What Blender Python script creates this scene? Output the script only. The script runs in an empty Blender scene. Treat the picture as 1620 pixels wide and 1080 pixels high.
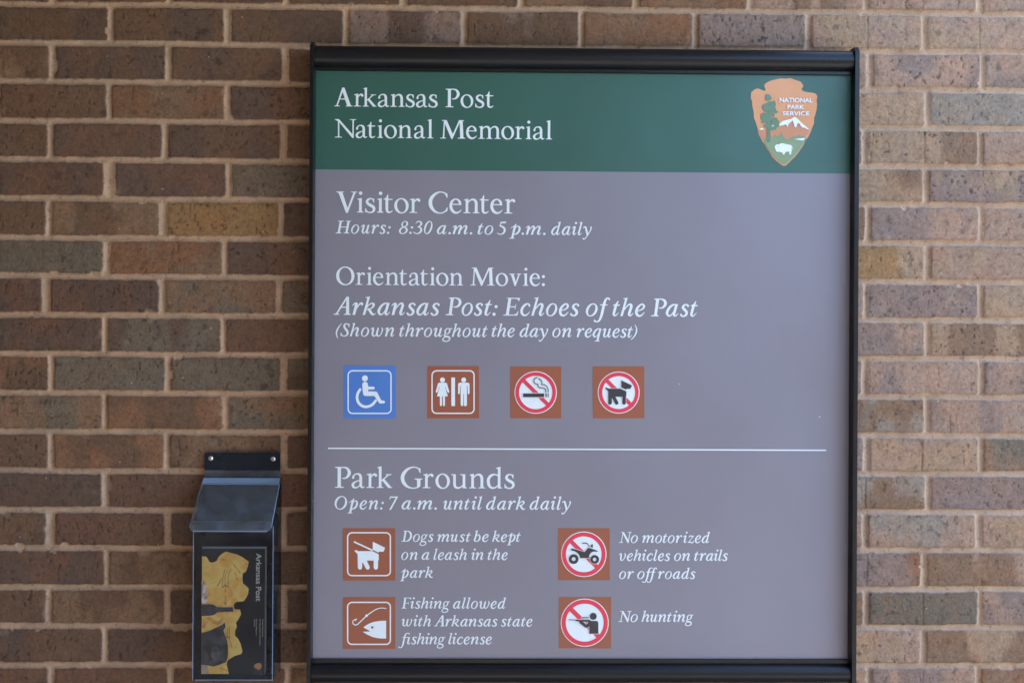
import bpy, bmesh, math, random
import numpy as np
from mathutils import Vector, Matrix, Euler

# ------------------------------------------------------------------ camera, world, sun, exposure
scene = bpy.context.scene
C = scene.collection
cam_data = bpy.data.cameras.new("camera")
cam_data.lens = 38.0
cam_data.sensor_width = 36.0
cam_data.clip_start = 0.05
cam_data.clip_end = 200.0
cam = bpy.data.objects.new("camera", cam_data)
C.objects.link(cam)
yaw, pitch, roll = 0.0151868, -0.0003745, 0.0054953
fwd = Vector((math.sin(yaw) * math.cos(pitch), math.cos(yaw) * math.cos(pitch), math.sin(pitch)))
rgt = fwd.cross(Vector((0, 0, 1))).normalized()
upv = rgt.cross(fwd)
r2 = rgt * math.cos(roll) + upv * math.sin(roll)
u2 = -rgt * math.sin(roll) + upv * math.cos(roll)
rot = Matrix((r2, u2, -fwd)).transposed()
cam.matrix_world = Matrix.Translation((0.669686, -1.897081, 1.565268)) @ rot.to_4x4()
scene.camera = cam

SUN_ELEV, SUN_AZ = math.radians(50.0), math.radians(130.0)      # azimuth measured from straight out of the wall towards +X
world = bpy.data.worlds.new("World")
scene.world = world
world.use_nodes = True
wn = world.node_tree.nodes
wl = world.node_tree.links
sky = wn.new("ShaderNodeTexSky")
sky.sky_type = 'NISHITA'
sky.sun_disc = False
sky.sun_elevation = SUN_ELEV
sky.sun_rotation = math.pi - SUN_AZ
sky.air_density = 1.0
sky.dust_density = 1.0
sky.ozone_density = 3.0
wl.new(sky.outputs[0], wn["Background"].inputs[0])
wn["Background"].inputs[1].default_value = 0.15

sun_data = bpy.data.lights.new("sun", 'SUN')
sun_data.energy = 2.5
sun_data.angle = math.radians(0.6)
sun_data.color = (1.0, 0.95, 0.88)
sun = bpy.data.objects.new("sun", sun_data)
C.objects.link(sun)
to_sun = Vector((math.sin(SUN_AZ) * math.cos(SUN_ELEV), -math.cos(SUN_AZ) * math.cos(SUN_ELEV), math.sin(SUN_ELEV)))
sun.rotation_euler = to_sun.to_track_quat('Z', 'Y').to_euler()
sun.location = (2, -3, 4)

scene.view_settings.view_transform = 'Standard'
scene.view_settings.look = 'None'
scene.view_settings.exposure = 3.25
scene.view_settings.gamma = 1.0
scene.view_settings.use_curve_mapping = False

PRINT_ROUGH = 0.42
FINE = 0.0016
SHADE_ROOF = (-4.5, 1.3, -5.0, 0.4, 2.50, 2.70)  # unseen roof, added and sized to keep sky light off the wall
SIDE_X, SIDE_Y = -0.6, -3.6  # unseen left wall, added to block sky light on that side
OPP_X, OPP_H = 4.0, 2.49  # unseen opposite wall, added so light comes mainly from the right
# brick joints measured along each course (metres from the first joint)
JOINTS = {-1: [-0.1063, 0.0962, 0.3007, 0.504, 0.7112, 0.9128, 1.1147, 1.3195, 1.5215], 0: [-0.0053, 0.1982, 0.4054, 0.612, 0.8176, 1.0187, 1.2186, 1.4241], 1: [-0.1062, 0.0951, 0.2988, 1.327, 1.5279], 2: [-0.0066, 0.1989, 1.4302], 3: [-0.1079, 0.0907, 0.297, 1.3199, 1.5249], 4: [-0.0064, 0.2013, 1.4279], 5: [-0.1108, 0.0874, 0.2925, 1.3255, 1.5268], 6: [-0.0101, 0.1957, 1.4317], 7: [-0.1144, 0.087, 0.2908, 1.3233, 1.5268], 8: [-0.0129, 0.193, 1.4317], 9: [-0.1057, 0.098, 0.2991, 1.3222, 1.5287], 10: [-0.0122, 0.1982, 1.4325], 11: [-0.1049, 0.0958, 0.3002, 1.3249, 1.5281], 12: [-0.0099, 1.4355], 13: [-0.1042, 0.099, 0.3009, 1.3237, 1.5258], 14: [-0.0072, 1.4281], 15: [-0.1072, 0.098, 0.3017, 1.3256, 1.5285], 16: [-0.0097, 1.4277], 17: [-0.1016, 0.1049, 0.3097, 1.332, 1.5259]}
# outlines of the sign's lettering, pictograms and emblem
GLYPHS = {"R":{"P":[[2,0,0,3,0,11,1,13,40,18,43,20,45,26,45,325,45,329,43,331,1,343,0,346,0,355,4,356,85,357,122,358,174,357,198,354,208,351,221,343,243,323,255,308,262,297,270,278,
272,269,273,257,272,245,269,233,262,216,251,199,237,182,224,171,211,163,196,156,178,151,161,149,149,149,139,151,132,154,125,160,123,163,122,166,124,169,127,171,140,170,153,171,167,
173,174,175,187,186,198,201,207,218,212,231,217,257,213,279,207,296,198,312,188,323,173,330,149,336,140,337,112,337,110,335,103,319,103,27,106,20,108,18,153,13,154,10,154,1,149,0]],
"a":[[57,-11,43,-8,30,-2,21,6,13,17,8,29,5,41,5,57,8,67,17,82,28,93,37,100,47,106,101,125,137,136,138,140,138,172,134,196,129,211,119,220,111,224,103,226,85,226,77,224,68,219,61,
213,54,204,52,196,52,167,49,160,45,156,39,153,33,152,27,153,20,157,17,160,14,167,15,179,21,198,30,213,43,226,61,239,78,246,99,250,124,250,139,247,152,242,163,233,172,220,181,192,
186,187,186,59,186,37,186,30,192,22,198,18,203,19,222,26,227,23,227,18,216,6,206,-2,198,-5,189,-6,175,-3,160,7,153,15,147,28,145,29,125,8,107,-3,84,-10,75,-11],[79,15,85,15,93,16,
110,22,118,28,135,49,141,53,139,58,138,113,137,117,114,109,93,99,70,84,60,75,55,69,49,54,49,42,52,30,56,25,62,21]],"r":[[2,0,0,3,0,11,1,13,36,18,39,21,41,28,41,211,39,214,9,222,8,
225,8,232,11,234,68,247,84,247,86,244,87,217,88,213,108,235,117,242,126,246,140,249,147,249,158,247,170,242,178,233,186,217,185,204,179,195,169,190,161,189,155,191,147,197,137,212,
132,216,128,216,111,204,92,184,87,176,87,26,90,20,93,18,135,13,136,10,136,1,131,0]],"k":[[2,0,0,3,0,11,1,13,32,18,36,23,37,29,37,327,35,331,9,344,8,346,8,350,10,352,58,364,81,370,
82,366,83,139,86,139,122,168,146,189,174,216,175,218,173,219,153,224,152,229,153,235,256,235,257,233,257,227,255,224,216,216,205,215,202,214,157,172,136,153,134,150,136,146,245,20,
251,14,266,10,267,8,267,2,266,0,263,0,202,0,198,0,102,117,97,121,90,116,84,115,83,112,83,27,86,20,88,18,115,13,116,10,116,1,112,0]],"G":[[205,-11,160,-6,140,-2,119,5,107,10,83,25,
56,48,42,63,32,76,24,89,14,110,9,126,4,149,3,159,3,188,9,219,15,237,25,256,39,277,49,289,80,319,98,332,115,342,135,351,154,357,177,363,197,366,208,367,231,367,248,365,271,360,291,
353,306,345,337,336,338,333,339,313,341,273,341,258,339,257,333,257,329,259,305,304,305,318,304,321,288,331,265,341,247,345,230,347,207,345,194,341,179,335,157,323,143,313,132,304,
113,285,91,255,82,240,75,225,69,208,66,194,65,185,65,160,69,137,79,109,98,76,115,55,131,40,148,29,173,18,191,12,210,9,238,10,268,17,279,21,281,24,281,137,280,139,277,141,236,153,
235,156,235,163,240,164,373,164,376,163,376,156,374,152,343,140,340,138,339,32,338,28,325,24,321,17,316,13,292,2,275,-4,239,-10]],"C":[[190,-10,168,-8,148,-5,122,2,110,7,95,15,77,
28,60,43,49,55,38,68,26,86,16,105,11,120,7,135,3,161,3,195,8,225,14,242,23,261,31,274,46,293,75,321,105,342,136,356,154,362,177,367,192,369,212,369,239,365,262,358,291,345,299,343,
321,332,322,329,323,315,326,272,326,263,323,262,315,262,311,264,283,316,283,324,279,327,254,340,232,346,208,349,188,346,166,336,150,326,128,308,108,287,88,259,77,239,70,220,65,193,
65,163,68,142,75,118,90,86,105,63,113,53,125,41,144,27,171,15,192,10,213,10,239,16,262,26,288,43,289,48,314,96,319,97,324,97,326,96,325,40,324,36,293,21,271,6,256,-1,241,-6,223,-9,
209,-10]],"o":[[109,-11,94,-8,79,-3,60,7,40,23,24,42,12,64,5,84,1,106,1,134,5,157,12,176,24,198,41,218,59,232,80,243,95,248,110,251,137,251,157,247,169,243,182,237,200,224,209,216,
218,206,230,188,237,174,243,157,247,134,247,106,242,81,237,66,230,52,217,33,200,16,181,3,169,-3,154,-8,137,-11],[128,9,136,9,144,10,157,14,170,24,183,40,192,59,197,78,199,93,199,
122,195,147,189,166,179,187,167,204,156,215,141,225,128,230,113,231,96,227,86,221,76,212,66,199,58,181,53,162,51,147,51,118,55,93,61,75,70,55,76,45,84,35,99,21,113,13]],"u":[[99,-9,
80,-4,63,4,52,14,44,27,41,38,38,56,35,63,34,213,32,216,1,229,0,232,0,238,6,240,75,239,79,238,80,83,84,44,88,36,101,26,115,21,129,21,147,24,160,30,194,57,196,61,196,213,193,216,151,
229,150,232,150,238,155,239,240,239,241,234,242,27,244,24,268,11,269,8,269,1,265,0,198,0,197,3,196,28,195,31,172,11,151,-1,137,-6,123,-9]],"n":[[2,0,0,3,0,11,1,13,31,18,35,22,36,28,
36,211,33,214,9,222,8,225,8,232,12,234,66,248,79,248,81,245,82,209,83,206,99,223,111,233,133,245,148,250,163,251,181,249,196,244,206,239,214,233,222,224,226,217,241,182,242,26,247,
18,273,13,274,10,274,1,268,0,161,0,157,1,157,10,158,13,188,18,191,20,193,26,193,170,186,194,180,205,164,217,154,221,149,221,134,218,113,207,102,198,82,176,82,27,85,20,87,18,120,13,
121,10,121,1,117,0]],"m":[[2,0,0,3,0,11,1,13,31,18,35,22,36,28,36,211,33,214,9,222,8,228,9,233,66,248,79,248,81,245,82,215,83,211,95,223,106,232,116,239,130,246,144,250,154,251,171,
250,191,245,202,239,210,233,218,224,230,200,232,198,254,223,274,238,289,246,299,249,318,251,336,249,349,245,359,240,371,231,380,219,396,181,397,27,400,20,402,18,428,13,430,7,429,2,
428,0,317,0,312,1,312,10,313,13,343,18,346,20,348,26,348,170,341,194,335,205,320,217,311,220,305,221,289,218,269,208,257,198,238,177,238,27,241,20,243,18,269,13,270,10,270,1,265,0,
154,0,152,6,153,11,154,13,184,18,187,20,189,26,189,170,182,194,176,205,160,217,150,221,145,221,130,218,110,208,98,198,84,183,82,179,82,27,85,20,87,18,120,13,121,10,121,1,117,0]],
"d":[[88,-9,78,-7,65,-2,52,5,38,15,22,32,11,51,7,64,3,83,-1,119,0,147,6,172,16,192,31,212,43,224,53,232,62,238,75,243,89,247,109,250,138,250,158,245,184,233,186,233,187,237,187,326,
185,329,156,341,155,343,155,348,159,351,231,370,232,365,233,28,235,24,263,11,264,8,264,1,260,0,189,0,188,3,187,28,186,31,182,29,157,8,140,-1,125,-6,110,-9],[104,21,124,21,137,24,
144,27,160,37,187,59,187,204,185,207,163,219,148,225,135,225,122,222,103,213,86,201,73,188,63,175,55,161,52,150,51,141,51,123,53,99,56,78,61,61,72,43,84,31,93,24]],"s":[[69,-9,54,
-6,43,-3,33,3,23,11,20,10,12,1,8,2,1,6,0,11,0,74,6,76,12,74,25,43,35,31,43,23,56,16,76,12,89,13,102,17,111,21,118,27,125,36,130,47,131,53,129,65,125,74,120,80,53,118,41,127,33,135,
17,157,11,171,9,185,12,201,20,217,32,231,43,239,60,246,77,249,99,249,117,245,133,238,150,239,152,236,153,200,153,171,152,168,145,168,142,170,122,218,110,225,98,228,88,227,73,218,63,
208,57,200,53,193,51,186,59,174,69,164,135,129,148,120,158,110,166,99,172,80,174,68,174,59,172,43,167,32,157,18,149,10,135,0,123,-5,104,-9]],"V":[[168,-8,165,-5,41,327,30,339,1,344,
0,347,0,355,6,356,127,356,131,355,131,347,130,344,108,340,106,338,106,336,189,86,192,80,194,82,197,89,292,336,292,339,290,339,251,344,250,347,250,355,255,356,355,356,356,350,355,
344,333,339,324,328,198,-6,194,-8]],"i":[[2,0,0,3,0,11,1,13,29,18,33,23,34,29,34,210,31,214,6,225,5,227,5,232,7,234,55,243,80,249,81,244,82,28,84,21,87,18,110,13,111,10,111,2,110,0,
107,0],[53,301,42,306,35,313,31,324,31,337,36,348,43,355,54,359,67,359,78,354,85,347,89,336,89,323,84,312,77,305,66,301]],"l":[[2,0,0,3,0,11,1,13,29,18,33,23,34,29,34,327,32,331,6,
344,5,346,5,350,7,352,53,363,80,371,81,366,82,28,84,21,87,18,116,13,117,10,117,2,116,0,113,0]],"t":[[87,-7,71,-2,56,8,51,13,46,21,41,36,38,57,36,64,35,220,32,221,2,222,0,225,0,230,
2,233,44,255,68,307,70,310,73,311,80,311,82,309,83,242,84,238,153,237,156,237,157,235,154,220,152,218,87,217,84,217,83,215,83,79,83,64,83,45,84,34,95,24,105,21,128,26,155,40,160,40,
162,36,160,32,147,16,140,9,133,4,120,-3,110,-6,102,-7]],"e":[[95,-11,85,-9,74,-5,52,7,35,21,23,35,9,60,2,78,-3,99,-5,116,-5,129,-2,152,4,174,15,198,30,219,44,231,66,244,86,250,107,
252,130,248,147,241,164,230,179,216,187,205,194,188,199,156,199,144,198,142,193,141,187,137,180,136,174,137,164,141,45,141,44,137,45,114,49,95,57,75,69,54,83,39,98,28,105,25,113,23,
131,23,144,26,173,43,197,61,203,61,205,57,203,53,182,25,168,12,156,3,145,-3,127,-9,114,-11],[48,159,155,159,158,159,159,161,155,178,152,187,143,203,137,211,129,219,121,225,112,229,
103,230,93,228,83,222,75,215,63,202,57,192,53,182,47,163]],"O":[[165,-10,134,-4,119,1,101,9,84,19,68,31,54,43,44,55,33,69,23,85,9,118,4,138,1,160,1,194,7,228,18,258,30,280,39,293,
61,317,87,337,105,347,122,354,135,358,158,363,168,364,199,364,232,358,265,345,282,335,298,323,310,312,322,299,333,285,343,269,357,236,362,216,365,194,365,160,362,138,357,119,352,
105,343,86,333,70,322,55,312,43,298,31,282,19,265,9,232,-4,199,-10],[182,12,201,12,217,15,230,20,243,27,257,38,274,57,289,83,299,110,305,143,306,179,302,210,293,243,279,273,270,287,
258,302,247,313,236,322,216,334,201,339,191,341,169,342,146,337,125,327,105,310,88,288,75,262,66,232,62,201,62,175,66,144,74,114,88,83,98,67,110,52,119,43,137,29,158,18]],"M":[[220,
-8,218,-7,215,-2,100,263,92,278,90,277,90,273,81,22,82,19,84,18,113,13,114,10,114,2,113,0,109,0,4,0,0,1,0,10,1,13,46,18,49,21,51,27,71,332,71,334,68,336,31,344,30,347,30,355,36,356,
122,356,126,355,242,91,245,88,251,99,358,340,359,345,360,355,365,356,461,356,462,350,462,345,461,343,436,338,434,334,450,38,451,27,456,19,486,13,487,10,487,1,482,0,344,0,340,0,338,
1,338,10,339,13,382,18,385,20,387,25,377,281,376,300,375,303,371,297,240,-3,236,-8]],"v":[[110,-8,107,-6,101,14,38,211,36,213,30,215,25,222,1,227,0,230,0,238,6,240,103,239,107,238,
107,228,105,226,94,223,92,219,128,91,132,80,134,81,135,84,181,220,178,222,151,227,150,230,150,238,155,239,241,239,242,233,241,227,217,222,212,215,206,211,138,15,133,0,132,-6,129,-8]
],":":[[24,-6,13,-1,4,9,1,18,1,31,6,42,16,51,25,54,38,54,49,49,58,39,61,30,61,17,56,6,46,-3,37,-6],[24,155,13,160,4,170,1,179,1,192,6,203,16,212,25,215,38,215,49,210,58,200,61,191,
61,178,56,167,46,158,37,155]],"A":[[2,0,0,3,0,11,1,13,32,18,43,29,151,362,155,363,193,363,195,361,198,353,316,29,318,27,322,24,327,18,353,13,354,10,354,1,349,0,223,0,222,6,222,11,
223,13,243,17,245,19,245,21,208,131,204,132,113,132,109,132,106,129,68,20,71,18,106,13,107,10,107,1,103,0],[116,152,196,152,201,153,162,271,159,277,156,271,117,160,115,154]],
"N":[[339,-8,334,-3,94,283,87,290,86,285,86,27,89,20,92,18,138,13,139,10,139,2,138,0,134,0,4,0,0,1,0,10,1,13,54,18,58,23,59,30,59,313,58,316,49,322,1,344,0,350,1,356,74,356,79,355,
332,75,337,71,338,76,338,331,336,337,333,339,285,344,284,346,284,354,285,356,289,356,407,356,411,355,411,347,410,344,370,339,368,337,365,330,364,-5,363,-8,361,-8]]},"I":{"A":[[2,0,
0,3,0,11,1,13,28,18,34,25,42,26,45,29,99,115,102,124,108,136,116,142,221,309,225,310,263,310,264,306,268,28,270,21,273,18,294,13,295,10,295,1,290,0,176,0,174,6,175,11,176,13,206,18,
209,20,212,26,213,52,214,118,213,120,210,120,138,120,134,120,131,118,70,20,70,18,73,17,98,13,100,7,99,2,98,0],[147,139,211,139,215,140,217,213,218,252,217,253,210,244,148,145,146,
141]],"k":[[178,-6,159,-2,146,6,137,15,117,43,94,83,90,85,81,83,77,84,73,87,71,91,72,96,75,99,88,104,97,113,106,115,116,112,128,116,142,123,156,136,162,144,168,155,172,174,172,178,
168,181,162,185,156,186,147,184,138,180,116,165,104,153,74,113,43,1,36,0,4,0,1,1,81,281,81,283,79,285,51,296,50,300,51,304,103,312,124,318,127,317,89,172,88,164,103,180,118,193,135,
204,153,211,160,212,172,212,189,208,201,201,208,191,210,182,209,166,201,146,193,134,183,124,170,114,152,104,134,97,132,95,158,64,177,31,185,24,192,20,197,20,217,34,222,34,224,32,
223,26,210,7,205,2,194,-4,183,-6]],"r":[[7,0,6,4,49,180,48,182,46,182,39,179,10,154,4,153,1,156,1,161,22,191,29,198,36,203,56,211,62,213,82,212,90,207,92,204,95,179,93,163,94,161,
124,200,138,212,149,216,159,217,168,216,177,211,184,203,187,192,186,175,182,168,174,162,168,161,161,162,157,165,151,171,148,184,146,185,143,184,130,172,114,154,78,103,50,1,46,0]],
"a":[[54,-5,37,1,31,5,21,15,10,33,6,44,4,57,5,75,12,97,26,125,42,149,57,167,76,185,94,197,115,207,131,212,145,214,161,214,184,208,213,212,214,210,213,206,169,49,166,42,163,26,164,
23,168,21,173,21,179,24,195,37,212,57,216,59,220,57,220,52,205,26,191,9,179,-1,164,-5,153,-4,141,0,131,9,127,18,124,38,123,40,102,13,90,2,82,-2,71,-5],[69,22,76,22,82,23,96,35,117,
60,136,91,140,103,163,186,163,189,162,190,155,191,142,188,125,178,109,166,92,148,80,131,69,114,53,79,48,57,50,44,55,32,61,25]],"n":[[160,-3,150,2,145,7,141,13,137,28,137,49,141,69,
154,103,173,164,174,172,174,180,172,185,168,186,159,185,151,182,138,172,106,137,77,97,74,91,50,1,43,0,9,0,6,1,49,181,46,182,39,179,9,153,3,153,1,155,0,159,22,191,29,198,36,203,61,
213,80,212,91,206,93,197,95,176,90,150,90,146,130,196,140,205,154,213,173,218,186,218,194,215,200,211,210,199,214,190,217,178,217,163,216,155,211,136,181,43,176,24,177,22,182,21,
189,24,207,39,223,56,229,56,231,53,230,50,213,25,196,5,188,0,179,-3]],"m":[[272,-3,262,2,257,7,253,13,249,28,249,50,253,69,265,101,283,157,286,176,285,183,283,186,277,186,265,183,
250,172,218,137,192,102,188,90,181,81,162,3,160,0,158,0,120,0,118,0,117,2,145,116,146,118,152,122,163,158,166,173,166,181,165,184,159,185,151,183,138,173,106,137,77,97,74,91,51,4,
50,1,47,0,9,0,7,0,6,2,49,181,46,182,39,179,8,153,4,153,1,155,0,158,2,162,18,186,29,198,40,205,60,213,80,212,89,208,92,205,95,175,90,151,90,146,122,188,133,200,149,212,162,217,170,
218,182,217,190,214,199,205,205,195,208,184,209,176,209,159,210,157,242,196,257,208,272,215,285,218,297,218,308,214,317,206,325,193,329,178,329,162,324,138,293,44,289,23,294,21,301,
24,319,39,335,56,341,56,343,51,331,33,308,5,300,0,291,-3]],"h":[[155,-3,145,2,140,7,136,13,132,28,132,49,136,69,149,103,168,164,169,172,169,180,167,185,163,186,154,185,146,182,132,
171,101,137,68,92,43,1,36,0,4,0,1,1,81,281,81,283,79,285,51,296,50,301,52,304,103,312,124,318,127,317,85,157,82,144,82,142,113,182,125,196,140,208,155,215,172,218,180,218,189,215,
200,206,206,198,209,190,212,176,212,162,210,149,176,44,171,24,172,22,177,21,184,24,202,39,218,56,224,56,226,53,225,50,208,25,191,5,183,0,174,-3]],"s":[[52,-9,33,-4,25,1,18,8,5,24,5,
33,7,40,11,44,16,47,22,48,29,46,36,41,46,19,53,17,68,18,76,21,84,26,93,36,97,47,97,62,96,68,90,76,49,121,40,134,37,142,35,152,36,162,39,173,46,185,54,195,66,204,75,208,92,213,109,
215,123,214,136,211,144,207,149,202,160,184,161,179,160,173,155,165,150,162,143,160,137,161,132,164,128,168,126,173,125,190,116,192,103,190,88,181,80,172,77,160,77,156,80,153,125,
107,137,89,141,76,142,66,141,54,136,35,130,23,123,14,107,2,91,-5,79,-8,72,-9]],"P":[[2,0,1,2,4,10,7,14,28,20,55,21,57,22,58,25,89,270,89,273,87,275,57,293,56,296,57,302,61,303,115,
304,144,305,178,305,200,302,222,297,238,290,248,283,257,273,266,259,273,236,274,215,272,204,268,192,259,177,249,165,236,152,223,142,202,133,177,129,158,132,137,142,133,145,133,151,
135,153,138,154,158,151,169,151,188,158,201,167,213,183,223,205,226,219,225,239,221,252,215,261,205,269,190,278,175,284,162,286,152,286,143,283,141,281,106,24,108,21,135,13,135,10,
132,1,127,0]],"o":[[72,-10,54,-6,36,4,21,20,13,36,7,56,5,76,7,98,13,122,22,143,35,164,54,185,69,198,89,209,110,215,131,216,147,212,160,207,175,195,187,179,194,162,198,145,199,123,
196,100,190,80,180,60,169,41,158,29,143,14,126,3,110,-4,93,-9],[71,9,79,9,89,12,99,16,111,25,121,35,136,56,145,72,151,87,158,108,161,124,162,134,162,154,159,170,153,182,148,189,137,
195,125,197,116,195,103,188,93,181,83,170,69,151,61,136,52,115,48,103,43,80,42,58,43,45,47,30,52,21,61,13]],"t":[[33,-4,19,1,11,7,5,18,3,31,3,44,3,49,4,61,8,71,35,175,34,177,32,177,
10,178,9,181,10,188,13,191,59,212,89,260,92,261,105,261,107,260,106,257,89,202,89,198,92,197,131,196,133,195,133,192,129,180,126,177,85,176,81,175,41,26,42,23,46,21,51,20,55,21,77,
37,103,62,106,63,109,62,111,59,110,56,87,27,70,8,63,2,57,-2,50,-4]],":":[[22,-5,12,0,5,8,2,16,2,29,7,39,15,46,23,49,36,49,46,44,53,36,56,28,56,15,51,5,43,-2,35,-5],[56,125,46,130,
39,138,36,146,36,159,41,169,49,176,57,179,70,179,80,174,87,166,90,158,90,145,85,135,77,128,69,125]],".":[[22,-5,12,0,5,8,2,16,2,29,7,39,15,46,23,49,36,49,46,44,53,36,56,28,56,15,51,
5,43,-2,35,-5]],"E":[[2,0,0,3,0,11,1,14,43,16,45,17,46,22,86,288,85,290,83,291,56,294,55,297,55,302,60,303,286,303,286,299,273,252,272,249,269,248,264,248,262,249,247,276,213,287,
139,287,136,286,135,283,117,161,121,160,203,160,205,162,212,194,214,195,219,195,221,194,221,191,207,111,206,106,204,104,199,104,197,106,199,136,198,141,118,141,114,140,97,32,96,19,
99,18,142,17,187,17,224,32,251,72,254,73,260,73,263,72,262,69,240,1,235,0]],"F":[[2,0,2,4,4,11,6,13,28,20,44,21,46,22,47,28,86,288,85,290,83,291,56,294,55,297,55,302,60,303,278,303,
278,298,267,253,266,249,263,248,258,248,256,249,241,276,209,287,140,287,137,287,135,285,117,164,117,161,121,160,198,160,200,162,207,194,209,195,214,195,216,194,216,192,202,111,201,
106,199,104,194,104,192,106,194,136,193,141,118,141,115,141,113,139,96,23,98,21,117,20,142,13,143,10,140,1,135,0]],"c":[[70,-10,53,-5,36,4,26,13,16,27,9,42,6,52,3,74,5,95,9,111,18,
133,30,153,49,176,65,191,82,203,104,212,117,215,128,216,144,214,161,205,169,196,172,189,177,173,177,166,175,161,171,156,164,153,156,153,149,156,145,161,143,166,144,186,141,189,137,
191,130,191,122,189,101,175,79,152,69,138,60,123,53,105,51,94,49,75,50,63,55,44,60,35,67,28,75,22,84,19,90,19,107,23,123,32,132,40,149,58,162,71,165,71,167,70,169,67,169,64,140,21,
124,6,110,-3,98,-8,88,-10]],"e":[[73,-12,56,-9,38,-1,27,7,20,14,14,22,6,41,2,63,2,88,6,108,14,129,28,153,46,175,64,192,87,208,104,215,122,219,135,218,145,214,157,206,165,198,172,
187,174,178,174,168,171,155,167,146,160,135,152,126,141,117,128,109,109,100,90,93,49,85,48,80,48,64,49,55,54,40,61,31,74,22,81,20,86,20,99,23,117,33,130,44,151,65,160,73,165,72,167,
70,167,67,145,34,134,20,126,12,111,0,99,-6,85,-11],[52,103,55,103,69,106,88,113,110,126,126,140,134,152,138,166,138,174,136,181,129,191,126,193,123,193,112,188,97,177,84,164,73,150,
63,133,55,115,52,106]],"f":[[40,-109,23,-106,13,-101,7,-95,0,-84,0,-74,2,-69,6,-65,11,-64,18,-64,23,-66,26,-69,31,-82,33,-84,46,-87,55,-86,67,-81,75,-75,80,-68,87,-53,101,-11,108,
17,143,177,142,180,140,180,104,181,103,184,106,198,109,199,145,200,148,201,160,238,170,264,186,292,201,308,214,315,229,317,240,316,248,314,256,308,268,297,270,291,270,283,267,278,
262,274,256,272,250,273,244,277,235,294,232,295,221,290,213,278,199,234,192,202,193,200,195,200,228,199,229,196,227,186,226,182,223,181,190,180,186,178,166,76,157,38,147,2,132,-38,
114,-72,103,-87,96,-94,87,-100,75,-105,58,-108]],"ff":[[40,-109,23,-106,13,-101,7,-95,0,-84,0,-74,2,-69,6,-65,11,-64,18,-64,23,-66,26,-69,31,-82,33,-84,46,-87,55,-86,67,-81,75,-75,
80,-68,87,-53,101,-11,108,17,143,177,142,180,140,180,104,181,103,184,106,198,110,199,145,200,148,201,160,238,172,268,190,297,197,305,208,312,219,315,237,315,284,310,292,307,294,304,
295,299,292,293,287,290,244,291,223,290,219,288,212,274,199,233,192,203,193,200,196,200,272,200,274,203,285,238,295,264,310,290,322,305,328,310,337,314,355,317,371,314,381,308,391,
299,395,293,395,283,390,276,381,272,376,273,371,275,365,282,360,294,358,295,351,293,345,289,336,273,324,234,317,202,318,200,320,200,353,199,354,196,352,184,350,181,348,181,315,180,
311,178,291,75,273,4,257,-38,240,-71,228,-87,216,-98,203,-104,184,-108,167,-109,152,-107,140,-103,132,-95,125,-81,125,-74,128,-68,133,-64,139,-63,144,-64,149,-67,153,-72,156,-82,
164,-86,172,-87,180,-86,195,-79,203,-71,210,-59,227,-7,246,76,267,179,263,180,190,180,187,179,185,173,166,75,148,5,136,-29,120,-62,112,-75,103,-87,89,-99,70,-106,48,-109]],
"fi":[[40,-109,23,-106,13,-101,7,-95,0,-84,0,-74,2,-69,6,-65,11,-64,18,-64,23,-66,26,-69,31,-82,33,-84,46,-87,55,-86,67,-81,75,-75,80,-68,87,-53,101,-11,108,17,143,177,142,180,140,
180,104,181,103,184,106,198,109,199,144,200,148,201,160,241,166,256,175,273,183,285,197,301,206,309,217,315,235,319,260,319,285,315,309,304,315,297,316,286,312,278,304,274,297,274,
292,275,284,283,276,292,269,296,262,297,246,297,236,295,228,291,221,284,216,277,205,254,199,236,191,202,193,200,195,200,316,199,321,198,283,47,279,26,280,23,284,21,289,21,295,24,
311,37,328,57,331,59,336,57,336,52,324,31,307,9,298,1,292,-2,279,-5,269,-4,258,-1,250,5,245,12,242,22,241,31,241,54,269,171,270,179,266,180,188,180,185,173,166,76,152,19,140,-19,
132,-38,120,-62,112,-75,103,-87,89,-99,70,-106,48,-109]],"S":[[70,-6,55,-3,43,1,36,6,23,18,21,16,15,6,13,5,-1,12,-1,28,2,88,8,90,13,89,15,88,32,46,39,36,47,28,57,22,77,17,87,17,99,
19,110,23,120,29,129,38,136,48,141,61,142,70,141,81,138,92,129,113,94,160,78,187,69,207,64,225,63,240,65,258,70,274,80,288,87,294,99,301,119,307,135,309,154,307,172,301,186,294,192,
298,210,301,211,298,211,288,207,215,205,212,196,212,193,214,178,270,168,278,157,283,142,285,133,282,123,276,112,265,109,256,108,248,109,235,117,220,143,184,166,156,175,143,182,127,
188,108,191,90,191,68,186,51,174,31,165,21,150,9,139,2,126,-2,105,-6]],"w":[[78,-6,63,-3,52,3,43,10,34,21,28,35,25,51,24,64,25,89,29,109,40,147,44,178,44,180,42,181,35,179,29,174,
10,154,7,152,3,153,1,156,1,161,14,185,21,195,29,203,36,208,47,213,54,214,61,214,69,211,76,205,80,198,84,177,83,152,81,134,69,84,67,50,68,40,71,33,80,24,87,22,96,25,107,32,117,42,
127,57,129,85,133,105,165,203,171,209,177,211,186,211,192,207,196,200,196,190,185,129,174,85,171,56,171,45,174,33,182,24,186,22,191,22,196,23,204,28,222,45,232,59,242,78,250,100,
258,124,264,155,265,173,258,200,258,206,260,210,265,213,271,213,276,210,288,198,297,185,299,172,298,154,290,128,270,79,252,45,238,27,222,12,208,2,196,-3,183,-5,164,-1,150,6,141,15,
132,28,113,9,102,1,88,-5]],"u":[[55,-5,44,-1,30,12,21,29,19,38,18,48,21,69,49,181,48,183,46,182,39,179,10,154,6,152,1,155,1,160,15,182,22,191,30,199,40,205,59,212,74,213,81,212,89,
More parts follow.
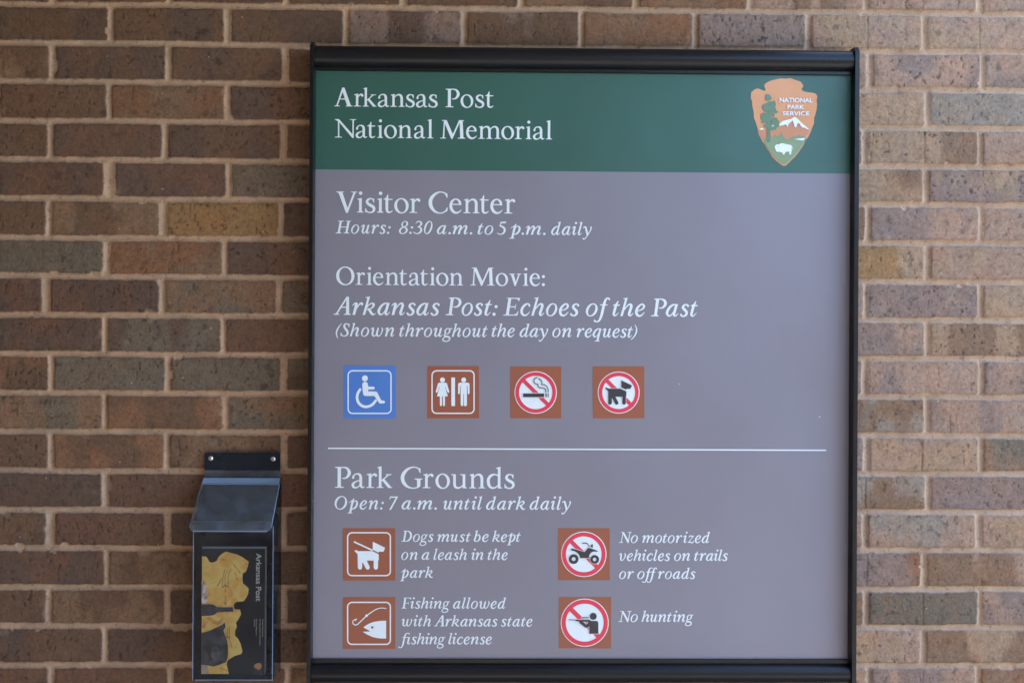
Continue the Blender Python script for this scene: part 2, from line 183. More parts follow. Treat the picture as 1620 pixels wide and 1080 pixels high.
206,94,199,95,192,93,182,72,89,63,54,61,41,62,31,65,23,68,22,75,22,84,26,94,36,108,56,132,94,160,207,163,208,199,212,204,212,205,210,204,206,160,26,161,23,165,21,170,21,176,24,192,
37,209,57,213,59,217,57,217,52,202,26,188,9,176,-1,161,-5,150,-4,138,0,128,9,124,18,121,38,120,39,103,16,91,4,73,-4,66,-5]],"g":[[65,-118,41,-114,33,-111,23,-105,13,-95,7,-86,3,-77,
1,-65,3,-53,12,-37,33,-13,52,3,40,22,37,32,36,42,38,53,44,62,61,76,61,78,53,94,49,112,50,133,58,156,67,170,80,185,97,198,117,206,128,208,147,208,159,205,176,196,225,207,230,207,237,
205,239,203,239,201,233,184,195,175,192,173,195,155,195,143,191,122,181,102,170,87,164,81,146,68,136,63,122,59,115,58,98,58,78,63,66,51,64,48,64,45,67,40,74,34,152,18,164,13,173,7,
179,1,188,-12,195,-31,196,-44,194,-55,190,-64,181,-78,168,-92,155,-102,144,-108,130,-112,111,-116,89,-118],[84,-94,101,-93,119,-90,135,-84,145,-77,155,-65,163,-51,163,-42,158,-34,
150,-26,142,-22,80,-8,76,-9,51,-26,39,-39,30,-54,28,-62,29,-71,38,-81,47,-87,66,-92],[102,76,115,76,130,85,144,101,153,118,158,133,160,145,160,163,158,173,155,180,149,186,145,189,
140,190,130,190,115,182,107,174,100,165,91,148,86,133,84,121,84,102,86,93,90,85,96,79]],"d":[[54,-5,37,1,31,5,22,14,12,29,6,45,4,60,6,78,12,98,25,124,42,149,56,166,71,181,90,195,
110,205,131,212,145,214,160,214,170,213,172,214,191,282,189,285,161,296,160,300,161,304,214,312,235,318,238,318,239,316,235,302,163,27,164,23,168,21,173,21,179,24,195,37,212,57,215,
59,219,58,221,53,213,38,205,26,190,8,179,-1,171,-4,162,-5,152,-4,142,-1,135,4,130,10,127,17,124,38,123,40,102,13,90,2,82,-2,71,-5],[69,22,76,22,81,23,93,32,117,60,131,82,139,98,142,
106,164,186,163,190,156,191,142,188,125,178,109,166,92,148,80,131,69,114,53,79,48,57,50,44,55,32,61,25]],"y":[[13,-109,4,-104,-7,-92,-9,-82,-7,-77,-5,-73,1,-69,9,-67,18,-70,27,-82,
34,-80,42,-76,52,-68,61,-58,95,-10,85,27,48,178,44,181,33,180,10,161,5,159,1,162,1,167,12,186,21,198,27,203,38,210,49,214,60,214,67,213,76,207,81,201,88,190,93,175,101,144,116,92,
127,40,131,43,158,93,171,118,180,143,182,156,177,182,177,190,178,195,183,201,191,205,201,205,208,202,213,197,215,189,213,162,209,145,202,128,187,98,145,26,86,-59,64,-86,55,-94,36,
-106,25,-109]],"i":[[46,-3,40,0,33,5,23,18,18,30,16,46,18,61,49,181,46,182,39,179,9,153,3,153,1,155,0,159,21,190,31,200,41,206,58,212,79,212,86,209,91,204,94,197,94,188,60,45,60,27,
61,25,64,24,77,32,99,58,102,59,105,58,107,53,93,29,80,12,71,4,62,-2,55,-4],[93,261,83,266,76,274,73,282,73,295,78,305,86,312,94,315,107,315,117,310,124,302,127,294,127,281,122,271,
114,264,106,261]],"l":[[35,-5,25,-3,18,-1,11,4,7,9,2,22,0,45,1,56,7,70,67,281,67,283,65,285,37,296,36,298,36,302,38,304,91,312,111,318,113,317,112,313,39,26,40,23,43,21,51,22,71,37,
89,58,92,59,95,58,97,55,96,52,81,26,65,7,53,-2,46,-4]],"b":[[82,-6,56,-2,45,2,35,8,30,13,25,21,19,41,20,76,24,83,31,91,81,281,81,283,79,285,51,296,50,301,52,304,103,312,125,319,127,
317,127,314,97,186,98,185,108,195,118,202,137,210,147,211,156,210,168,204,174,198,183,186,191,171,195,159,198,147,200,130,199,109,194,84,185,61,173,40,156,21,142,10,121,1,98,-5],
[82,19,92,19,99,21,115,31,124,39,134,51,140,61,148,78,153,94,156,110,156,139,150,171,146,180,142,184,135,184,125,181,118,178,112,173,102,161,83,131,62,45,59,37,61,32,66,27,74,22]],
"p":[[2,-97,2,-93,4,-86,6,-84,27,-77,40,-76,43,-73,90,159,98,182,98,184,96,184,80,176,38,150,35,149,32,151,30,154,31,158,63,186,92,208,105,217,115,219,136,255,158,255,159,252,146,
187,148,187,160,199,170,206,183,212,198,214,208,212,220,205,231,194,242,176,247,158,248,146,247,131,242,105,233,79,224,62,209,40,197,27,180,14,161,3,140,-4,122,-7,107,-5,104,-6,89,
-74,91,-76,119,-84,119,-88,115,-97],[111,18,118,18,127,21,142,30,153,39,171,58,187,83,199,115,203,135,204,148,203,162,200,174,195,185,191,189,186,189,177,187,168,183,162,178,154,
168,135,138,111,27,110,21]],"q":[[52,-97,52,-93,54,-86,56,-84,78,-77,95,-76,98,-75,129,46,128,47,126,45,101,12,94,5,84,-1,70,-5,57,-5,47,-3,36,1,21,15,13,27,7,42,4,56,4,67,7,83,20,
114,37,142,57,167,77,186,102,202,124,210,144,214,161,214,184,207,213,212,214,210,213,206,144,-73,145,-76,173,-84,173,-87,171,-95,168,-97,165,-97],[69,22,76,22,81,23,93,32,117,60,
131,82,146,112,165,185,165,188,164,190,156,191,143,188,126,179,114,170,104,162,93,149,80,131,69,114,53,79,48,57,50,44,55,32,61,25]],"v":[[69,-4,54,1,43,9,35,22,30,42,29,51,29,74,40,
125,42,148,42,178,40,180,33,179,25,172,10,156,7,154,4,155,1,157,1,162,13,186,21,198,27,203,38,209,50,212,60,211,66,209,74,202,78,197,83,181,84,153,82,119,73,67,71,35,72,29,74,26,83,
22,91,22,97,24,107,32,126,55,141,79,149,94,154,110,162,144,163,172,161,181,150,199,149,204,150,208,155,213,161,214,179,206,188,200,193,195,198,185,200,175,200,158,197,141,192,123,
181,98,169,77,149,48,129,23,115,9,105,2,93,-3,86,-4]],"z":[[101,-10,86,-5,64,6,55,8,48,8,10,1,4,3,0,8,-1,14,2,19,14,26,19,31,79,102,113,145,129,168,128,169,111,173,87,182,76,182,70,
181,62,178,55,173,38,145,35,142,31,141,27,144,25,148,28,169,31,182,36,193,44,201,53,207,67,211,81,213,91,212,124,200,131,198,142,200,165,207,170,207,173,206,175,203,176,199,174,195,
169,191,153,169,52,42,53,40,65,39,73,37,107,20,117,20,126,22,139,30,146,37,161,62,165,64,169,62,171,56,166,30,162,18,156,10,146,1,130,-7,116,-10]],"H":[[2,0,1,2,4,10,7,14,28,20,46,
21,49,22,52,35,95,279,94,282,55,291,55,294,58,302,63,303,195,303,197,301,194,294,191,290,172,283,151,282,148,281,127,167,127,163,131,162,251,162,256,162,258,164,279,279,279,281,277,
282,270,283,238,291,237,294,240,302,245,303,366,303,370,303,369,296,366,291,348,284,334,282,332,280,285,26,285,23,286,21,303,20,329,13,329,9,325,0,187,0,187,4,189,11,191,13,212,20,
229,21,232,23,253,140,249,141,128,142,123,141,122,139,101,23,103,21,119,20,144,13,145,10,142,1,137,0]],"D":[[106,-3,82,-1,5,0,1,1,4,11,7,14,28,20,51,21,53,22,54,26,95,271,95,273,92,
275,61,294,60,296,60,302,64,303,172,305,203,301,231,293,248,283,266,266,283,241,290,227,296,209,300,189,301,164,297,135,290,110,276,81,259,56,237,33,224,23,202,11,174,3,138,-3],
[110,16,128,17,152,24,174,36,195,52,212,71,227,94,238,119,244,140,248,171,247,190,241,215,230,241,217,258,202,270,184,279,165,285,152,286,147,284,145,281,102,22,103,17]],"N":[[240,
-8,237,-6,116,236,114,234,112,223,76,24,76,22,78,21,90,20,114,13,116,11,113,3,111,0,107,0,5,0,1,1,4,11,7,14,28,20,51,21,55,23,97,269,96,273,86,287,43,294,42,298,43,303,128,303,133,
302,248,92,253,85,255,88,288,279,288,281,286,282,271,283,238,291,236,293,239,301,241,303,244,303,346,303,350,302,348,294,346,291,327,283,313,282,311,280,271,49,271,36,264,-6,261,-8]
],"O":[[125,-8,113,-6,97,-2,72,11,61,19,47,31,30,55,17,82,11,111,9,122,9,148,13,171,18,191,24,206,38,234,56,258,71,273,87,285,99,293,117,302,144,310,172,313,200,310,224,302,239,294,
253,284,268,269,285,244,292,229,297,214,302,186,302,154,298,128,289,100,274,71,256,46,234,26,212,11,196,3,177,-4,153,-9],[117,13,137,12,154,17,174,27,192,40,208,58,222,77,237,104,
247,132,253,158,256,189,255,209,250,235,241,256,232,269,223,278,217,282,201,290,184,292,173,291,162,288,141,279,121,264,104,246,90,227,77,203,66,175,60,150,56,128,56,98,59,83,62,68,
70,50,77,39,84,30,100,19]],"8":[[73,-10,56,-7,40,-1,26,8,14,20,5,36,1,52,1,72,3,83,12,105,28,126,37,136,54,148,81,161,68,173,61,182,57,191,53,206,53,224,55,235,61,251,71,268,81,278,
90,287,105,296,118,302,139,306,153,306,167,302,177,298,185,293,195,283,200,276,204,267,207,255,208,245,207,234,200,211,189,192,176,179,152,161,166,153,178,144,186,135,192,125,197,
113,200,96,199,81,197,71,188,52,176,34,164,21,148,10,131,1,113,-6,89,-10],[78,10,85,10,100,13,110,18,120,24,129,31,138,41,147,55,151,64,156,84,156,102,154,111,150,120,144,129,130,
139,118,142,109,142,96,139,84,134,74,127,64,117,52,101,46,89,43,81,40,65,40,50,43,37,49,26,57,18,68,12],[115,176,122,176,131,178,138,182,147,189,158,204,167,224,169,237,169,247,166,
263,161,273,156,279,151,283,144,287,135,288,127,287,118,283,110,277,98,261,90,242,88,233,87,217,91,197,96,188,102,182,107,179]],"3":[[79,-9,51,-5,30,3,-2,25,-5,30,-5,38,-3,42,2,47,
12,47,21,41,38,25,46,20,61,16,72,15,84,16,99,20,117,31,131,45,141,59,146,72,149,90,149,108,142,128,134,139,125,147,94,158,86,159,83,161,81,165,83,169,86,172,109,180,117,185,138,207,
148,223,153,240,154,253,151,262,145,271,136,279,128,282,116,283,97,280,87,276,55,248,51,247,47,249,44,255,46,260,65,285,72,293,81,300,96,306,110,309,128,310,140,309,149,307,161,302,
176,292,189,278,195,263,196,248,195,238,192,227,184,209,177,200,166,189,145,174,143,171,156,163,168,154,179,143,187,132,193,119,196,105,195,82,189,60,182,45,172,32,160,20,145,9,121,
-2,100,-8]],"0":[[63,-7,56,-5,46,0,32,13,26,21,20,33,13,53,9,77,8,110,10,133,18,173,28,203,42,233,58,259,72,276,90,293,111,306,129,311,145,311,151,310,167,302,182,286,191,269,198,
247,202,216,202,194,200,171,192,131,182,101,168,71,152,45,138,28,120,11,101,-1,82,-7],[61,16,73,16,85,22,99,35,109,47,119,62,133,88,145,116,153,140,162,172,167,200,169,221,169,244,
167,261,163,273,158,281,153,286,149,288,137,288,125,282,111,269,101,257,91,242,77,216,65,188,57,164,48,132,43,104,41,83,41,60,43,43,47,31,52,23,56,19]],"5":[[70,-6,59,-4,43,1,28,8,
20,13,2,31,0,36,2,41,6,43,11,43,36,28,55,21,67,18,82,17,100,22,112,28,124,36,135,47,142,57,148,70,153,87,155,100,153,117,149,130,145,138,138,147,126,159,104,175,90,183,60,195,56,
199,53,203,52,209,53,214,57,218,63,223,64,225,79,286,83,295,83,303,85,304,117,306,201,311,212,311,213,309,211,299,207,277,204,274,105,267,98,266,96,264,85,223,85,220,88,219,115,214,
135,206,155,194,175,177,189,158,197,140,201,119,201,96,196,74,186,52,172,33,157,18,141,8,119,-1,93,-6]],"7":[[3,-12,2,-10,4,-5,153,268,151,270,132,271,36,273,33,270,22,233,19,232,7,
232,5,233,5,236,18,302,23,303,205,303,207,301,206,298,200,282,195,276,45,-10,40,-12]],"(":[[48,-52,34,-38,22,-21,8,6,0,30,-4,51,-5,73,-4,89,1,118,10,146,16,161,33,194,54,227,77,256,
130,308,133,310,137,310,140,307,139,301,93,239,73,205,56,171,45,145,34,107,29,77,28,53,31,31,34,18,47,-24,54,-46,55,-49,53,-52]],")":[[3,-56,0,-53,2,-48,45,-1,58,16,79,48,99,85,112,
124,118,150,121,171,122,187,121,211,118,231,112,253,90,300,89,303,91,306,94,308,97,307,100,305,113,288,131,262,143,235,148,219,153,192,153,163,151,146,146,123,138,97,125,68,113,48,
94,21,69,-8,59,-17,9,-55]]
}}
WORDS = [["place_name_line","R",88.79,1.0,0.39053,1.96621,[["A",0],["r",376],["k",548],["a",833],["n",1084],["s",1380],["a",1573],["s",1823]]],["place_name_line","R",88.93,1.002,
0.58134,1.96637,[["P",0],["o",289],["s",574],["t",765]]],["memorial_line","R",88.79,1.0,0.39179,1.9127,[["N",0],["a",395],["t",622],["i",819],["o",949],["n",1216],["a",1521],["l",
1784]]],["memorial_line","R",88.92,1.0,0.5724,1.91258,[["M",0],["e",505],["m",740],["o",1182],["r",1444],["i",1655],["a",1791],["l",2049]]],["visitor_center_heading","R",100.66,1.0,
0.39476,1.7844,[["V",0],["i",354],["s",493],["i",694],["t",803],["o",987],["r",1247]]],["visitor_center_heading","R",100.79,1.0,0.55311,1.78447,[["C",-2],["e",360],["n",596],["t",
867],["e",1058],["r",1294]]],["hours_line","IB",71.55,1.012,0.39387,1.74835,[["H",0],["o",361],["u",597],["r",845],["s",1035],[":",1214]]],["hours_line","IB",71.61,1.059,0.50261,
1.74857,[["8",-1],[":",231],["3",331],["0",557]]],["hours_line","IB",71.65,1.093,0.56743,1.74837,[["a",-4],[".",254],["m",344],[".",724]]],["hours_line","IB",71.69,1.089,0.63775,
1.74843,[["t",-2],["o",146]]],["hours_line","IB",71.71,1.04,0.67104,1.74833,[["5",0]]],["hours_line","IB",71.72,1.101,0.69215,1.74837,[["p",0],[".",266],["m",356],[".",736]]],
["hours_line","IB",71.76,1.0,0.76425,1.74833,[["d",-4],["a",250],["i",498],["l",641],["y",763]]],["movie_heading","R",86.07,1.0,0.39522,1.6603,[["O",0],["r",390],["i",606],["e",739]
,["n",978],["t",1252],["a",1444],["t",1669],["i",1865],["o",1993],["n",2259]]],["movie_heading","R",86.23,1.0,0.6254,1.66055,[["M",0],["o",508],["v",778],["i",1052],["e",1190],[":",
1431]]],["movie_title_line","I",100.38,1.0,0.39106,1.60871,[["A",0],["r",319],["k",496],["a",745],["n",987],["s",1243],["a",1410],["s",1655]]],["movie_title_line","I",100.54,1.0,
0.58318,1.60907,[["P",0],["o",270],["s",482],["t",664],[":",802]]],["movie_title_line","I",100.62,1.0,0.68258,1.60911,[["E",0],["c",287],["h",478],["o",726],["e",950],["s",1140]]],
["movie_title_line","I",100.74,1.043,0.82488,1.60929,[["o",-5],["f",129]]],["movie_title_line","I",100.78,1.0,0.87093,1.60923,[["t",-2],["h",132],["e",384]]],["movie_title_line",
"I",100.83,1.0,0.93712,1.60929,[["P",0],["a",252],["s",495],["t",673]]],["showing_times_line","I",72.62,1.0,0.39505,1.57192,[["(",5],["S",115],["h",334],["o",589],["w",822],["n",
1156]]],["showing_times_line","I",72.69,1.0,0.50412,1.57198,[["t",-2],["h",132],["r",380],["o",577],["u",804],["g",1014],["h",1239],["o",1488],["u",1714],["t",1959]]],
["showing_times_line","I",72.78,1.0,0.66287,1.57243,[["t",-2],["h",125],["e",370]]],["showing_times_line","I",72.81,1.0,0.71076,1.57248,[["d",-4],["a",231],["y",463]]],
["showing_times_line","I",72.84,1.0,0.7674,1.57258,[["o",-5],["n",224]]],["showing_times_line","I",72.87,1.0,0.80894,1.57259,[["r",0],["e",193],["q",377],["u",611],["e",849],["s",
1034],["t",1208],[")",1287]]],["park_grounds_heading","R",100.68,1.0,0.39505,1.31208,[["P",0],["a",278],["r",534],["k",711]]],["park_grounds_heading","R",100.77,1.0,0.50781,1.31192,
[["G",-2],["r",375],["o",592],["u",861],["n",1168],["d",1470],["s",1772]]],["opening_hours_line","IB",72.63,1.008,0.39481,1.27526,[["O",-10],["p",300],["e",582],["n",794],[":",1062]
]],["opening_hours_line","IB",72.69,1.01,0.48837,1.27545,[["7",0]]],["opening_hours_line","IB",72.7,1.071,0.50942,1.2754,[["a",-4],[".",254],["m",344],[".",724]]],
["opening_hours_line","IB",72.74,1.0,0.58088,1.2753,[["u",0],["n",243],["t",505],["i",672],["l",811]]],["opening_hours_line","IB",72.79,1.019,0.6547,1.27542,[["d",-4],["a",251],
["r",502],["k",688]]],["opening_hours_line","IB",72.83,1.0,0.7297,1.27555,[["d",-4],["a",251],["i",499],["l",643],["y",765]]],["dogs_rule_text","I",61.3,1.0,0.5094,1.22008,[["D",0],
["o",322],["g",510],["s",744]]],["dogs_rule_text","I",61.33,1.0,0.57129,1.22003,[["m",0],["u",365],["s",615],["t",804]]],["dogs_rule_text","I",61.36,1.061,0.63401,1.22019,[["b",-18]
,["e",217]]],["dogs_rule_text","I",61.37,1.0,0.66545,1.22017,[["k",0],["e",246],["p",412],["t",673]]],["dogs_rule_text","I",61.3,1.004,0.50957,1.18899,[["o",-5],["n",231]]],
["dogs_rule_text","I",61.32,1.037,0.54442,1.18908,[["a",-4]]],["dogs_rule_text","I",61.33,1.0,0.56484,1.18891,[["l",0],["e",121],["a",309],["s",552],["h",717]]],["dogs_rule_text",
"I",61.36,1.0,0.62972,1.18906,[["i",0],["n",118]]],["dogs_rule_text","I",61.37,1.0,0.65811,1.18902,[["t",-2],["h",133],["e",386]]],["dogs_rule_text","I",61.3,1.0,0.50746,1.15801,
[["p",0],["a",273],["r",520],["k",701]]],["fishing_rule_text","I",61.3,1.0,0.51003,1.10518,[["F",0],["i",252],["s",380],["h",544],["i",781],["n",905],["g",1125]]],
["fishing_rule_text","I",61.34,1.0,0.59887,1.10523,[["a",-4],["l",248],["l",376],["o",499],["w",729],["e",1052],["d",1247]]],["fishing_rule_text","I",61.3,1.0,0.51063,1.07464,[["w",
0],["i",330],["t",466],["h",603]]],["fishing_rule_text","I",61.33,1.0,0.56644,1.07461,[["A",0],["r",314],["k",486],["a",730],["n",967],["s",1218],["a",1380],["s",1621]]],
["fishing_rule_text","I",61.39,1.0,0.68159,1.07468,[["s",-4],["t",179],["a",317],["t",566],["e",708]]],["fishing_rule_text","I",61.3,1.0,0.50558,1.04387,[["fi",1],["s",353],["h",
510],["i",741],["n",858],["g",1072]]],["fishing_rule_text","I",61.34,1.0,0.59116,1.04398,[["l",0],["i",107],["c",235],["e",427],["n",625],["s",876],["e",1046]]],
["vehicle_rule_text","I",61.48,1.031,0.88423,1.21901,[["N",0],["o",317]]],["vehicle_rule_text","I",61.5,1.0,0.92421,1.21912,[["m",0],["o",363],["t",581],["o",716],["r",940],["i",
1153],["z",1286],["e",1481],["d",1669]]],["vehicle_rule_text","I",61.49,1.0,0.8844,1.18805,[["v",0],["e",220],["h",406],["i",645],["c",775],["l",971],["e",1093],["s",1282]]],
["vehicle_rule_text","I",61.53,1.0,0.97981,1.18828,[["o",-5],["n",219]]],["vehicle_rule_text","I",61.55,1.0,1.01459,1.18836,[["t",-2],["r",150],["a",324],["i",553],["l",676],["s",
787]]],["vehicle_rule_text","I",61.49,1.0,0.8849,1.15697,[["o",-5],["r",225]]],["vehicle_rule_text","I",61.5,1.059,0.91625,1.15704,[["o",-5],["ff",129]]],["vehicle_rule_text","I",
61.52,1.0,0.95188,1.15712,[["r",0],["o",195],["a",413],["d",655],["s",897]]],["hunting_rule_text","I",61.49,1.059,0.884,1.08283,[["N",0],["o",317]]],["hunting_rule_text","I",61.51,
1.0,0.92387,1.08289,[["h",0],["u",236],["n",470],["t",723],["i",881],["n",1003],["g",1222]]]]

